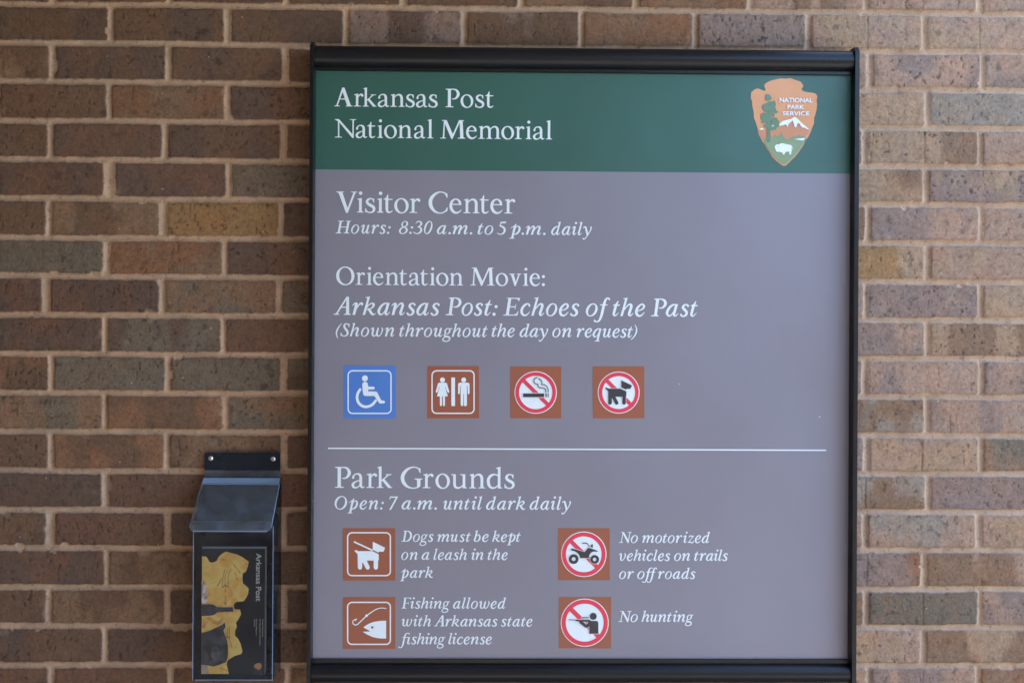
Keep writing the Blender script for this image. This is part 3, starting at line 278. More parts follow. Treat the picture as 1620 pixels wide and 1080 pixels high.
MARKS = {"accessibility_symbol":[["blue",[[1026,10051,1024,10041,1033,8253,1043,8249,2814,8259,2816,8269,2807,10058,2796,10060]]],["white",[[1329,9902,1297,9898,1267,9890,1241,9877,
1219,9861,1193,9835,1175,9811,1161,9774,1156,9742,1154,9716,1160,8578,1164,8540,1172,8511,1185,8483,1201,8461,1227,8435,1251,8417,1287,8403,1321,8397,2516,8403,2562,8413,2588,8425,
2610,8441,2636,8468,2654,8492,2668,8528,2674,8562,2668,9748,2657,9794,2645,9820,2629,9842,2603,9868,2572,9888,2526,9904,2486,9908],[1330,9858,2486,9864,2514,9862,2553,9850,2575,
9834,2595,9814,2611,9790,2617,9776,2623,9747,2630,8562,2624,8534,2616,8514,2602,8496,2582,8475,2558,8459,2544,8453,2516,8447,1321,8442,1293,8448,1273,8456,1255,8470,1235,8490,1223,
8506,1212,8528,1206,8552,1204,8578,1198,9720,1200,9744,1206,9769,1216,9791,1230,9809,1247,9827,1267,9841,1300,9853],[1732,9723,1704,9713,1682,9697,1670,9682,1660,9666,1652,9642,
1652,9604,1662,9574,1679,9552,1693,9540,1709,9530,1733,9522,1771,9522,1801,9532,1823,9548,1835,9562,1845,9579,1853,9603,1853,9641,1842,9671,1826,9693,1812,9705,1796,9715,1772,9723],
[1741,9500,1711,9489,1689,9471,1671,9445,1663,9417,1663,9375,1672,9254,1691,9103,1705,9063,1719,9043,1746,9025,1780,9019,1954,9020,2049,9022,2079,9022,2190,8858,2237,8792,2253,8774,
2269,8766,2287,8762,2309,8764,2394,8766,2414,8771,2426,8779,2436,8789,2442,8805,2442,8825,2435,8841,2421,8855,2407,8861,2391,8863,2329,8865,2323,8867,2264,8967,2234,9027,2185,9134,
2173,9148,2161,9158,2144,9166,2100,9173,1871,9178,1865,9180,1863,9237,1865,9241,2038,9244,2056,9246,2072,9254,2086,9270,2092,9292,2087,9310,2081,9320,2069,9332,2055,9338,2041,9340,
1862,9341,1860,9347,1858,9400,1856,9422,1848,9446,1834,9468,1815,9484,1795,9494,1773,9500],[1578,9284,1568,9280,1554,9265,1486,9158,1472,9128,1456,9082,1443,9017,1441,8999,1441,
8937,1451,8873,1472,8810,1482,8788,1504,8752,1528,8722,1557,8694,1599,8660,1629,8642,1663,8626,1700,8614,1736,8606,1768,8603,1806,8601,1830,8603,1870,8609,1947,8634,1985,8652,2015,
8670,2053,8700,2107,8755,2126,8781,2126,8793,2152,8822,2166,8840,2170,8860,2166,8878,2156,8892,2138,8902,2114,8902,2096,8892,2040,8819,1994,8773,1962,8746,1926,8726,1898,8714,1838,
8697,1822,8695,1769,8695,1719,8705,1691,8715,1657,8733,1623,8759,1596,8785,1580,8805,1562,8835,1552,8861,1542,8893,1533,8943,1531,8972,1533,9002,1545,9060,1559,9100,1574,9133,1628,
9220,1634,9242,1630,9262,1614,9278,1600,9284]]]],"restroom_symbol":[["brown",[[3893,10054,3891,10044,3901,8266,3911,8262,5672,8272,5676,8282,5664,10061,5654,10063]]],["white",
[[4210,9917,4178,9912,4148,9904,4122,9892,4099,9876,4073,9849,4055,9825,4042,9789,4036,9757,4034,9730,4040,8593,4044,8555,4053,8526,4065,8498,4081,8476,4107,8450,4131,8432,4168,
8418,4202,8412,5369,8418,5416,8428,5442,8440,5464,8456,5490,8483,5508,8507,5522,8543,5528,8577,5521,9762,5511,9808,5499,9834,5482,9857,5456,9883,5426,9903,5379,9918,5339,9922],
[4210,9872,5339,9878,5367,9876,5408,9862,5428,9848,5448,9828,5464,9804,5471,9790,5477,9762,5483,8577,5477,8549,5467,8527,5455,8511,5435,8490,5411,8474,5397,8468,5369,8462,4202,8457,
4174,8463,4151,8472,4135,8484,4115,8505,4103,8521,4093,8543,4087,8567,4084,8593,4078,9735,4080,9759,4086,9783,4096,9805,4110,9823,4128,9842,4148,9856,4180,9868],[4396,9666,4376,
9660,4362,9649,4342,9627,4336,9617,4330,9597,4331,9565,4339,9541,4349,9527,4363,9513,4377,9503,4399,9497,4431,9497,4456,9505,4470,9515,4484,9529,4494,9543,4500,9564,4499,9598,4493,
9620,4483,9634,4461,9654,4451,9660,4431,9666],[4720,9667,4718,9659,4724,8691,4726,8687,4730,8687,4846,8687,4850,8689,4850,8695,4845,9664,4843,9668,4839,9668],[5127,9667,5099,9655,
5087,9645,5075,9631,5063,9601,5063,9568,5075,9538,5087,9524,5100,9514,5130,9502,5162,9502,5192,9515,5204,9525,5216,9539,5228,9569,5228,9601,5216,9632,5204,9646,5191,9656,5161,9668],
[4295,9488,4271,9470,4261,9454,4186,9194,4182,9177,4184,9167,4192,9151,4208,9143,4230,9145,4244,9158,4266,9206,4308,9351,4314,9353,4320,9351,4260,9129,4252,9117,4231,9021,4237,9019,
4321,9017,4327,9015,4331,8713,4333,8703,4341,8693,4351,8687,4366,8683,4380,8687,4390,8693,4398,8703,4400,8713,4400,9013,4404,9017,4426,9017,4430,9015,4434,8721,4438,8703,4446,8693,
4460,8685,4478,8685,4486,8687,4496,8696,4502,8706,4506,8718,4505,9016,4511,9018,4593,9020,4597,9024,4578,9117,4574,9123,4564,9127,4562,9133,4509,9352,4511,9354,4517,9354,4521,9350,
4552,9238,4592,9155,4602,9147,4610,9145,4625,9145,4635,9147,4649,9164,4653,9176,4650,9188,4575,9443,4566,9465,4556,9475,4530,9489],[5009,9492,4987,9487,4969,9471,4959,9453,4953,
9421,4953,9145,4955,9115,4961,9105,4969,9099,4981,9095,4993,9097,5005,9105,5011,9115,5013,9129,5019,9242,5020,9365,5024,9385,5036,9385,5040,9381,5045,8740,5048,8720,5052,8710,5064,
8696,5076,8690,5092,8686,5108,8690,5120,8696,5132,8711,5136,8721,5136,9099,5138,9105,5150,9105,5154,9103,5154,9099,5158,8741,5160,8721,5168,8703,5181,8691,5197,8685,5223,8685,5239,
8693,5249,8703,5257,8719,5259,8733,5255,9382,5257,9386,5265,9388,5273,9386,5275,9382,5278,9360,5280,9243,5287,9130,5289,9116,5297,9104,5307,9098,5325,9098,5337,9104,5345,9119,5347,
9151,5344,9419,5337,9455,5329,9471,5317,9483,5305,9489,5285,9493]]]],"smoking_ban_symbol":[["brown",[[6749,10052,6747,10042,6756,8279,6766,8275,8507,8284,8511,8294,8500,10059,8489,
10061]]],["white",[[7568,9893,7492,9883,7427,9868,7371,9850,7312,9825,7258,9797,7196,9756,7136,9708,7077,9649,7029,9588,6989,9525,6959,9469,6938,9410,6912,9324,6900,9253,6896,9209,
6897,9114,6907,9033,6922,8969,6940,8912,6965,8854,6993,8800,7034,8737,7083,8677,7142,8619,7202,8571,7265,8531,7322,8501,7380,8479,7467,8453,7538,8441,7582,8438,7677,8438,7758,8448,
7822,8463,7879,8481,7937,8506,7991,8534,8054,8575,8114,8623,8172,8682,8220,8743,8260,8806,8290,8862,8312,8921,8338,9008,8350,9078,8353,9123,8353,9218,8342,9298,8328,9363,8309,9419,
8285,9477,8256,9532,8215,9594,8167,9654,8108,9713,8047,9761,7984,9801,7928,9831,7865,9854,7782,9878,7711,9890,7667,9894]]],["red",[[7568,9865,7494,9855,7431,9840,7381,9824,7315,
9795,7246,9757,7184,9712,7134,9667,7096,9627,7050,9568,7020,9522,6992,9469,6962,9396,6938,9312,6928,9251,6925,9209,6925,9114,6936,9035,6950,8973,6966,8923,6995,8856,7034,8788,7078,
8726,7123,8675,7164,8637,7222,8591,7269,8561,7321,8533,7394,8503,7479,8479,7540,8470,7582,8466,7677,8466,7731,8472,7778,8481,7838,8497,7911,8524,7971,8554,8027,8591,8132,8674,8146,
8694,8200,8763,8230,8810,8258,8862,8286,8929,8311,9020,8321,9080,8325,9123,8325,9217,8314,9296,8300,9358,8283,9409,8254,9475,8216,9544,8171,9606,8126,9656,8086,9694,8027,9740,7980,
9770,7928,9798,7855,9828,7770,9852,7710,9862,7667,9866],[7575,9736,7664,9737,7737,9727,7779,9717,7827,9701,7902,9667,7955,9633,7981,9613,8008,9591,8044,9555,8089,9501,8136,9426,
8166,9352,8185,9283,8195,9211,8196,9126,8186,9051,8176,9011,8160,8962,8139,8912,8125,8886,8093,8835,8078,8817,8072,8819,8001,8887,7265,9607,7265,9612,7271,9616,7319,9650,7366,9677,
7406,9695,7444,9709,7505,9726],[7167,9510,7171,9512,7175,9508,7248,9438,7978,8724,7980,8720,7978,8716,7930,8681,7886,8655,7805,8622,7743,8606,7692,8597,7668,8595,7585,8595,7523,
8603,7470,8614,7396,8640,7325,8678,7270,8716,7240,8742,7203,8779,7179,8807,7140,8861,7114,8907,7091,8957,7075,9006,7062,9058,7054,9121,7054,9203,7056,9227,7063,9278,7073,9320,7089,
9369,7111,9419,7137,9466]]],["white",[[7658,9709,7616,9694,7589,9680,7566,9660,7549,9636,7534,9602,7528,9569,7531,9539,7543,9505,7562,9473,7585,9450,7609,9437,7649,9427,7660,9421,
7664,9413,7673,9377,7683,9356,7704,9332,7731,9311,7755,9300,7777,9294,7844,9293,7873,9289,7900,9281,7919,9269,7931,9247,7946,9180,7963,9154,7947,9132,7940,9108,7938,9108,7930,9132,
7922,9142,7909,9149,7893,9152,7205,9148,7193,9144,7183,9137,7176,9126,7174,9114,7174,9019,7180,9003,7190,8993,7204,8988,7226,8987,7894,8991,7912,8994,7924,9002,7933,9015,7938,9034,
7940,9034,7945,9017,7952,9005,7960,8997,7973,8993,7997,8994,8021,9006,8041,8995,8059,8993,8073,8998,8083,9008,8089,9032,8089,9116,8084,9135,8070,9155,8083,9173,8088,9187,8088,9258,
8077,9312,8055,9362,8039,9384,8019,9406,7972,9442,7930,9462,7881,9471,7873,9475,7870,9482,7869,9527,7861,9557,7839,9597,7810,9630,7787,9646,7745,9668,7729,9674,7707,9677,7696,9697,
7684,9707,7672,9711],[7674,9647,7684,9646,7695,9627,7707,9616,7765,9583,7790,9553,7800,9533,7805,9516,7805,9496,7797,9446,7800,9432,7808,9420,7829,9409,7890,9404,7923,9394,7964,
9368,7995,9335,8007,9313,8017,9282,8023,9251,8025,9187,8029,9173,8040,9157,8038,9150,8024,9140,8016,9139,7995,9154,8008,9187,8000,9235,7986,9285,7976,9303,7963,9319,7934,9337,7894,
9351,7850,9358,7791,9358,7765,9367,7746,9382,7735,9399,7730,9417,7727,9456,7717,9474,7695,9485,7635,9497,7621,9505,7610,9517,7600,9536,7594,9558,7595,9576,7602,9597,7612,9613,7624,
9624]]],["black",[[7666,9696,7618,9676,7594,9664,7580,9651,7560,9621,7548,9589,7546,9556,7554,9520,7568,9492,7591,9468,7611,9454,7627,9448,7678,9440,7686,9392,7694,9372,7706,9356,
7723,9340,7749,9320,7763,9314,7785,9310,7842,9312,7862,9310,7900,9300,7927,9288,7939,9276,7947,9256,7964,9175,7968,9171,7976,9169,7988,9171,7992,9180,7992,9188,7975,9268,7967,9288,
7953,9306,7918,9326,7876,9338,7846,9342,7785,9340,7757,9350,7730,9372,7716,9392,7712,9424,7712,9456,7708,9464,7690,9470,7651,9474,7625,9480,7609,9490,7597,9504,7584,9528,7576,9557,
7576,9573,7582,9597,7596,9621,7612,9637,7670,9664,7684,9672,7686,9682,7684,9692,7676,9696],[7711,9660,7703,9650,7703,9642,7705,9636,7776,9598,7800,9570,7818,9538,7822,9522,7823,
9497,7813,9445,7815,9431,7829,9425,7887,9423,7924,9413,7952,9399,7977,9381,8009,9345,8025,9317,8038,9272,8040,9256,8042,9180,8046,9172,8052,9170,8066,9172,8070,9184,8070,9252,8068,
9273,8053,9325,8043,9349,8029,9369,7995,9405,7964,9427,7942,9439,7903,9451,7861,9453,7849,9457,7847,9461,7853,9493,7853,9526,7844,9554,7824,9590,7804,9614,7779,9632,7723,9660],
[7193,9131,7191,9123,7192,9010,7192,9006,7196,9004,7908,9008,7914,9008,7916,9014,7915,9127,7915,9133,7911,9135],[7964,9135,7962,9127,7962,9010,7968,9008,8001,9008,8003,9014,8002,
9131,7996,9135],[8038,9135,8036,9127,8037,9014,8041,9008,8067,9008,8071,9010,8071,9015,8071,9131,8067,9135]]]],"dog_ban_symbol":[["brown",[[9595,10071,9591,10061,9603,8291,9613,
8287,11377,8297,11381,8307,11369,10078,11359,10080]]],["white",[[10431,9898,10379,9891,10306,9877,10251,9860,10177,9830,10102,9789,10034,9740,9985,9698,9941,9651,9895,9592,9859,
9536,9829,9479,9799,9400,9783,9343,9770,9265,9766,9220,9766,9125,9773,9069,9787,8996,9804,8942,9834,8867,9875,8793,9924,8725,9967,8676,10014,8632,10072,8586,10129,8550,10186,8520,
10265,8490,10322,8474,10401,8460,10445,8456,10540,8457,10597,8463,10670,8478,10724,8494,10799,8525,10873,8565,10942,8614,10990,8657,11034,8703,11081,8762,11117,8819,11147,8876,
11177,8954,11192,9011,11206,9090,11210,9134,11209,9229,11203,9286,11189,9358,11172,9413,11141,9487,11100,9562,11051,9630,11009,9679,10962,9723,10903,9769,10846,9805,10789,9835,
10710,9865,10654,9881,10575,9894,10530,9898]]],["red",[[10431,9869,10369,9861,10302,9847,10239,9826,10185,9804,10141,9779,10086,9745,10042,9710,10018,9690,9996,9676,9986,9665,9972,
9643,9939,9605,9899,9548,9861,9479,9835,9418,9816,9356,9800,9277,9794,9222,9795,9126,9803,9059,9818,8992,9838,8930,9869,8862,9903,8801,9946,8743,9983,8701,10036,8650,10093,8606,
10147,8572,10192,8548,10253,8524,10334,8500,10403,8488,10445,8485,10540,8485,10595,8491,10657,8504,10734,8528,10772,8543,10811,8561,10865,8594,10921,8634,10954,8661,10980,8673,
10996,8687,11006,8703,11014,8721,11060,8782,11094,8837,11116,8879,11140,8938,11160,8999,11176,9078,11182,9132,11181,9229,11173,9296,11158,9362,11138,9425,11107,9493,11072,9554,
11029,9612,10993,9654,10940,9704,10883,9749,10826,9785,10749,9821,10686,9842,10621,9858,10557,9868,10530,9870],[10438,9740,10527,9741,10578,9735,10655,9717,10709,9697,10740,9683,
10811,9641,10861,9601,10920,9541,10949,9505,10980,9458,10996,9428,11018,9374,11039,9305,11052,9222,11052,9138,11040,9057,11021,8986,10999,8931,10983,8901,10939,8836,10935,8834,
10928,8840,10137,9618,10144,9626,10184,9654,10230,9681,10260,9695,10297,9709,10351,9726,10392,9734],[10041,9522,10047,9518,10755,8823,10838,8741,10840,8735,10792,8700,10745,8674,
10685,8647,10654,8637,10614,8627,10555,8616,10531,8614,10450,8614,10365,8626,10321,8638,10266,8657,10236,8671,10189,8697,10151,8724,10112,8756,10065,8802,10037,8836,10010,8874,9982,
8925,9957,8981,9943,9025,9930,9082,9924,9132,9923,9215,9925,9239,9935,9298,9945,9338,9955,9369,9981,9429,10007,9476,10033,9514]]],["white",[[10576,9606,10570,9602,10565,9594,10562,
9571,10563,9371,10566,9355,10574,9343,10604,9326,10712,9276,10728,9271,10742,9274,10760,9289,10768,9292,10881,9297,10893,9300,10904,9307,10915,9325,10954,9410,10955,9426,10947,9438,
10925,9451,10605,9601,10588,9607],[10036,9357,10022,9350,10012,9339,10008,9322,10012,9306,10024,9292,10081,9248,10105,9222,10110,9210,10112,8826,10115,8804,10121,8788,10140,8763,
10167,8749,10199,8746,10225,8755,10248,8774,10258,8793,10264,8817,10265,8916,10269,8931,10279,8920,10354,8785,10373,8763,10397,8750,10421,8747,10448,8752,10470,8766,10480,8780,
10489,8798,10492,8816,10490,8836,10482,8858,10403,9007,10402,9013,10404,9019,10418,9021,10582,9022,10598,9018,10601,9002,10601,8820,10603,8802,10610,8786,10620,8772,10634,8761,
10650,8754,10666,8750,10686,8751,10702,8755,10716,8763,10729,8775,10742,8795,10747,8819,10750,9027,10752,9039,10763,9059,10765,9076,10764,9205,10761,9219,10752,9230,10582,9310,
10541,9326,10149,9326,10133,9329,10062,9356]]],["black",[[10576,9596,10578,9361,10580,9353,10732,9281,10738,9283,10750,9304,10756,9306,10885,9310,10893,9313,10945,9420,10943,9428,
10584,9596],[10036,9345,10028,9339,10022,9330,10020,9320,10024,9310,10034,9300,10079,9268,10124,9220,10126,8824,10132,8792,10150,8772,10160,8764,10175,8760,10203,8760,10217,8764,
10227,8772,10245,8793,10251,8825,10252,8974,10254,8978,10258,8980,10264,8974,10364,8793,10379,8775,10393,8765,10405,8761,10429,8761,10445,8765,10466,8782,10478,8806,10477,8834,
10473,8848,10377,9027,10377,9033,10383,9033,10612,9035,10614,9029,10616,8968,10614,8950,10613,8823,10615,8810,10619,8796,10635,8776,10648,8768,10662,8764,10684,8764,10694,8766,
10710,8775,10720,8785,10730,8803,10734,8827,10737,9041,10751,9065,10750,9211,10748,9219,10539,9313,10139,9313,10095,9331,10058,9343,10046,9347]]]],"leashed_dog_symbol":[["brown",
[[1028,4479,1024,4469,1036,2685,1046,2681,2829,2687,2833,2697,2821,4482,2811,4484]]],["white",[[1342,4347,1310,4343,1280,4335,1254,4323,1232,4306,1206,4280,1188,4256,1174,4220,1168,
4188,1166,4161,1172,3013,1177,2975,1185,2947,1197,2918,1213,2896,1239,2870,1264,2852,1300,2838,1334,2832,2525,2835,2571,2845,2597,2857,2619,2873,2645,2899,2663,2924,2677,2960,2683,
2994,2676,4190,2666,4236,2654,4262,2637,4284,2611,4310,2581,4330,2535,4346,2494,4350],[1342,4303,2495,4306,2523,4304,2561,4292,2583,4276,2603,4256,2620,4232,2626,4218,2632,4190,
2638,2994,2633,2966,2625,2946,2611,2928,2591,2907,2567,2891,2553,2885,2525,2879,1334,2876,1306,2882,1286,2890,1267,2904,1247,2925,1235,2941,1225,2963,1219,2987,1217,3013,1210,4165,
1212,4190,1218,4214,1228,4236,1242,4254,1260,4272,1280,4286,1312,4299],[1410,4049,1408,4047,1408,4033,1408,3991,1410,3985,1998,3717,2018,3707,2028,3699,2026,3697,2018,3697,1570,
3694,1522,3716,1472,3734,1450,3732,1436,3720,1430,3701,1436,3683,1446,3673,1484,3645,1535,3587,1538,3313,1540,3297,1543,3140,1547,3112,1563,3086,1578,3074,1594,3066,1606,3064,1630,
3064,1642,3066,1658,3074,1670,3084,1680,3097,1688,3113,1692,3141,1693,3284,1697,3290,1715,3298,1719,3294,1824,3089,1845,3071,1867,3063,1895,3063,1915,3069,1935,3087,1945,3101,1951,
3119,1951,3147,1938,3182,1851,3369,1859,3371,2076,3371,2082,3371,2084,3365,2087,3144,2093,3110,2100,3097,2112,3083,2126,3073,2146,3065,2162,3063,2184,3067,2212,3084,2224,3098,2232,
3112,2236,3142,2237,3369,2239,3375,2257,3386,2259,3392,2258,3583,2252,3589,2082,3677,2048,3695,2032,3699,2052,3737,2058,3741,2247,3647,2253,3651,2263,3673,2269,3675,2426,3680,2432,
3688,2471,3807,2471,3815,2054,4019,2052,4011,2052,3755,2052,3749,2048,3749,1432,4033]]]],"vehicle_ban_symbol":[["brown",[[8426,4500,8422,4490,8434,2717,8444,2713,10214,2718,10218,
2729,10206,4503,10196,4505]]],["white",[[9255,4387,9186,4379,9142,4371,9088,4357,9013,4330,8940,4296,8862,4247,8812,4209,8782,4182,8717,4115,8673,4059,8633,3996,8601,3934,8577,3875,
8557,3812,8540,3728,8532,3655,8533,3554,8541,3482,8560,3397,8582,3328,8605,3276,8637,3213,8678,3151,8737,3078,8790,3026,8839,2986,8906,2940,8989,2895,9041,2873,9110,2851,9195,2833,
9268,2825,9369,2826,9441,2834,9526,2852,9595,2875,9647,2897,9710,2929,9772,2970,9844,3029,9897,3081,9937,3130,9983,3196,10027,3279,10049,3332,10071,3400,10089,3485,10096,3558,10096,
3659,10087,3732,10069,3816,10046,3885,10021,3941,9978,4020,9925,4095,9889,4137,9822,4201,9765,4245,9682,4298,9607,4332,9538,4356,9475,4372,9405,4384,9358,4388]]],["red",[[9255,4359,
9203,4353,9128,4339,9049,4314,8983,4286,8937,4261,8876,4223,8806,4166,8750,4110,8693,4039,8655,3978,8629,3930,8604,3863,8580,3786,8566,3712,8560,3655,8561,3554,8567,3498,8582,3423,
8606,3344,8635,3278,8660,3232,8698,3171,8755,3101,8812,3044,8883,2988,8944,2950,8992,2924,9059,2898,9136,2874,9211,2860,9268,2854,9369,2854,9425,2860,9500,2874,9578,2899,9645,2927,
9691,2951,9752,2990,9822,3047,9878,3103,9935,3174,9973,3235,9999,3283,10025,3350,10048,3427,10062,3501,10068,3558,10067,3659,10061,3715,10046,3790,10022,3869,9993,3935,9969,3982,
9930,4042,9873,4113,9816,4169,9745,4225,9684,4263,9635,4290,9569,4316,9492,4340,9403,4355,9358,4359],[9260,4220,9355,4220,9430,4210,9474,4200,9519,4186,9561,4170,9610,4146,9681,
4100,9732,4058,9752,4040,9805,3977,9852,3907,9876,3858,9893,3816,9907,3772,9917,3729,9928,3652,9928,3564,9923,3511,9915,3469,9905,3430,9889,3384,9853,3307,9823,3259,9809,3240,9803,
3244,9750,3295,8934,4088,8940,4096,8986,4128,9036,4157,9076,4175,9133,4195,9171,4205,9214,4214],[8825,3983,8829,3985,8833,3981,8878,3938,9641,3198,9702,3137,9706,3133,9704,3129,
9672,3105,9614,3068,9551,3038,9495,3018,9436,3003,9384,2995,9360,2993,9273,2993,9208,3001,9156,3013,9109,3027,9067,3043,9018,3067,8985,3087,8947,3113,8894,3158,8866,3186,8823,3236,
8793,3280,8764,3331,8742,3381,8721,3442,8709,3496,8700,3561,8700,3647,8702,3672,8709,3724,8723,3783,8739,3829,8761,3880,8789,3930]]],["white",[[9338,4024,9269,4020,9249,4013,9240,
4004,9236,3990,9240,3976,9249,3967,9270,3962,9348,3965,9403,3959,9416,3952,9427,3942,9477,3867,9494,3850,9502,3848,9513,3851,9533,3870,9563,3843,9585,3830,9616,3827,9628,3832,9635,
3839,9640,3862,9639,3938,9636,3956,9627,3967,9617,3971,9603,3970,9573,3956,9547,3926,9528,3893,9520,3901,9471,3978,9445,4004,9427,4014,9407,4020],[9460,3841,9448,3837,9438,3829,
9388,3765,9340,3717,9325,3709,9308,3711,9042,3793,8935,3820,8899,3820,8874,3812,8857,3791,8852,3769,8863,3743,8881,3726,8994,3697,9089,3638,9144,3563,9170,3483,9176,3473,9185,3466,
9214,3461,9472,3462,9490,3468,9501,3482,9522,3578,9528,3593,9583,3656,9630,3682,9653,3690,9768,3688,9790,3690,9808,3701,9814,3719,9807,3735,9792,3745,9577,3828,9503,3843],[8950,
3626,8916,3620,8882,3607,8849,3586,8824,3561,8804,3531,8790,3496,8784,3464,8784,3422,8791,3389,8805,3357,8826,3327,8851,3302,8883,3281,8918,3268,8948,3263,8989,3263,9021,3270,9053,
3284,9083,3304,9108,3330,9129,3362,9142,3396,9147,3426,9146,3467,9140,3499,9126,3531,9105,3562,9082,3585,9051,3605,9019,3619,8989,3625],[9674,3599,9643,3594,9609,3580,9581,3561,
9557,3536,9539,3508,9528,3478,9523,3450,9524,3411,9531,3381,9545,3351,9563,3325,9588,3301,9615,3285,9645,3273,9673,3268,9712,3269,9742,3276,9772,3290,9798,3308,9822,3333,9838,3360,
9850,3390,9854,3418,9854,3456,9847,3487,9833,3517,9814,3543,9791,3565,9767,3581,9734,3594,9708,3599],[8953,3495,8975,3495,8992,3489,9007,3475,9016,3456,9016,3436,9010,3417,8996,
3402,8978,3394,8958,3393,8939,3400,8923,3414,8915,3432,8914,3452,8921,3471,8935,3486],[9679,3478,9696,3479,9713,3472,9726,3460,9733,3444,9733,3426,9727,3409,9715,3397,9699,3390,
9681,3389,9664,3395,9651,3408,9644,3424,9644,3442,9650,3458,9662,3471]]],["black",[[9326,4008,9257,4002,9251,3998,9247,3992,9249,3984,9253,3980,9261,3976,9356,3980,9399,3976,9415,
3972,9427,3964,9445,3944,9468,3912,9496,3865,9504,3861,9512,3865,9516,3873,9512,3884,9455,3974,9439,3990,9421,4000,9403,4004,9358,4008],[9615,3958,9579,3944,9549,3902,9549,3880,
9551,3872,9581,3849,9620,3839,9624,3841,9624,3845,9623,3954,9621,3960],[9458,3827,9452,3823,9406,3762,9332,3689,9046,3775,8933,3805,8885,3803,8865,3773,8885,3739,9000,3713,9100,
3650,9163,3566,9185,3483,9189,3477,9482,3478,9486,3482,9510,3597,9572,3670,9647,3706,9792,3705,9798,3709,9802,3723,9798,3727,9543,3821],[8940,3610,8914,3603,8884,3591,8854,3569,
8838,3553,8817,3523,8804,3488,8800,3464,8800,3422,8806,3393,8818,3363,8841,3333,8857,3317,8887,3297,8922,3283,8946,3279,8988,3279,9017,3285,9047,3297,9077,3319,9093,3336,9113,3366,
9127,3400,9131,3424,9131,3467,9125,3495,9112,3525,9090,3556,9074,3572,9043,3592,9009,3606,8985,3610],[9664,3583,9639,3577,9609,3563,9581,3541,9567,3524,9555,3504,9543,3476,9539,
3454,9539,3411,9545,3385,9560,3355,9582,3327,9598,3313,9619,3300,9647,3288,9669,3284,9712,3285,9738,3291,9768,3305,9796,3327,9810,3343,9822,3364,9834,3392,9838,3414,9838,3456,9832,
3483,9818,3513,9795,3541,9779,3555,9749,3573,9722,3581,9708,3583],[8949,3511,8979,3511,8999,3503,9014,3493,9022,3483,9032,3461,9032,3430,9024,3410,9014,3396,9004,3388,8982,3378,
8952,3378,8931,3386,8917,3396,8909,3406,8899,3428,8899,3458,8907,3478,8919,3495,8933,3505],[9674,3494,9700,3494,9719,3488,9739,3470,9749,3448,9749,3422,9743,3404,9725,3383,9703,
3373,9677,3373,9659,3379,9638,3397,9628,3420,9628,3446,9634,3464,9652,3484]]]],"hunting_ban_symbol":[["brown",[[8467,2131,8465,2121,8475,376,8477,366,10265,366,10275,370,10268,2124,
10263,2134]]],["white",[[9298,2078,9205,2066,9112,2043,9029,2013,8959,1978,8886,1934,8828,1889,8796,1861,8728,1790,8674,1720,8640,1665,8602,1592,8576,1524,8550,1433,8538,1364,8533,
1304,8533,1199,8539,1138,8560,1038,8581,973,8609,904,8644,838,8699,755,8750,695,8823,624,8894,570,8949,536,9022,497,9090,471,9181,445,9250,433,9311,427,9416,427,9477,433,9577,454,
9642,474,9711,502,9777,537,9860,591,9920,642,9990,715,10044,785,10079,840,10117,913,10142,981,10168,1072,10180,1141,10186,1201,10185,1306,10179,1367,10158,1468,10137,1532,10109,
1601,10074,1668,10019,1750,9968,1811,9895,1881,9824,1936,9753,1980,9680,2014,9603,2042,9534,2060,9451,2074,9405,2078]]],["red",[[9298,2050,9207,2037,9144,2023,9070,1999,9013,1975,
8945,1938,8893,1904,8822,1847,8760,1784,8704,1714,8670,1661,8632,1590,8602,1512,8578,1429,8567,1362,8561,1304,8561,1199,8574,1104,8588,1042,8613,967,8638,911,8674,842,8709,790,8766,
719,8829,657,8900,600,8953,566,9023,528,9102,497,9185,473,9252,461,9311,455,9416,455,9511,468,9573,482,9648,506,9704,531,9773,567,9825,601,9896,658,9958,721,10014,791,10048,844,
10086,915,10116,993,10140,1076,10152,1143,10157,1201,10157,1306,10144,1401,10130,1464,10105,1538,10080,1595,10044,1663,10009,1716,9952,1786,9889,1849,9818,1905,9765,1940,9694,1978,
9615,2008,9532,2032,9466,2044,9407,2050],[9303,1904,9402,1905,9479,1895,9531,1883,9582,1867,9665,1830,9738,1784,9787,1746,9821,1716,9850,1683,9888,1635,9935,1562,9972,1480,9988,
1429,10001,1377,10011,1300,10012,1207,10002,1128,9990,1078,9974,1027,9952,975,9928,926,9902,886,9878,854,9874,852,9870,856,8950,1760,8950,1765,8956,1769,9016,1811,9049,1829,9099,
1854,9165,1878,9212,1890,9256,1898],[8836,1645,8840,1645,8852,1635,9640,861,9760,743,9762,739,9760,734,9717,704,9669,676,9619,652,9552,627,9486,611,9431,603,9407,601,9316,601,9239,
611,9187,623,9136,639,9085,659,9033,687,8994,711,8943,750,8907,782,8868,822,8820,885,8795,923,8769,973,8746,1026,8730,1076,8717,1129,8707,1205,8706,1296,8708,1320,8716,1375,8732,
1441,8756,1508,8779,1558,8807,1607]]],["white",[[9640,1610,9618,1607,9595,1600,9575,1589,9557,1574,9541,1556,9528,1535,9520,1513,9516,1491,9515,1467,9518,1443,9526,1420,9537,1400,
9566,1368,9587,1355,9618,1340,9615,1336,9579,1336,9532,1370,9518,1375,9498,1376,8999,1376,8825,1385,8811,1382,8799,1374,8792,1363,8793,1349,8803,1335,8821,1328,9009,1320,9020,1317,
9034,1301,9048,1293,9140,1281,9149,1272,9164,1238,9179,1221,9333,1100,9390,1068,9404,1065,9420,1067,9488,1091,9497,1091,9501,1075,9503,890,9508,873,9521,863,9555,859,9802,859,9826,
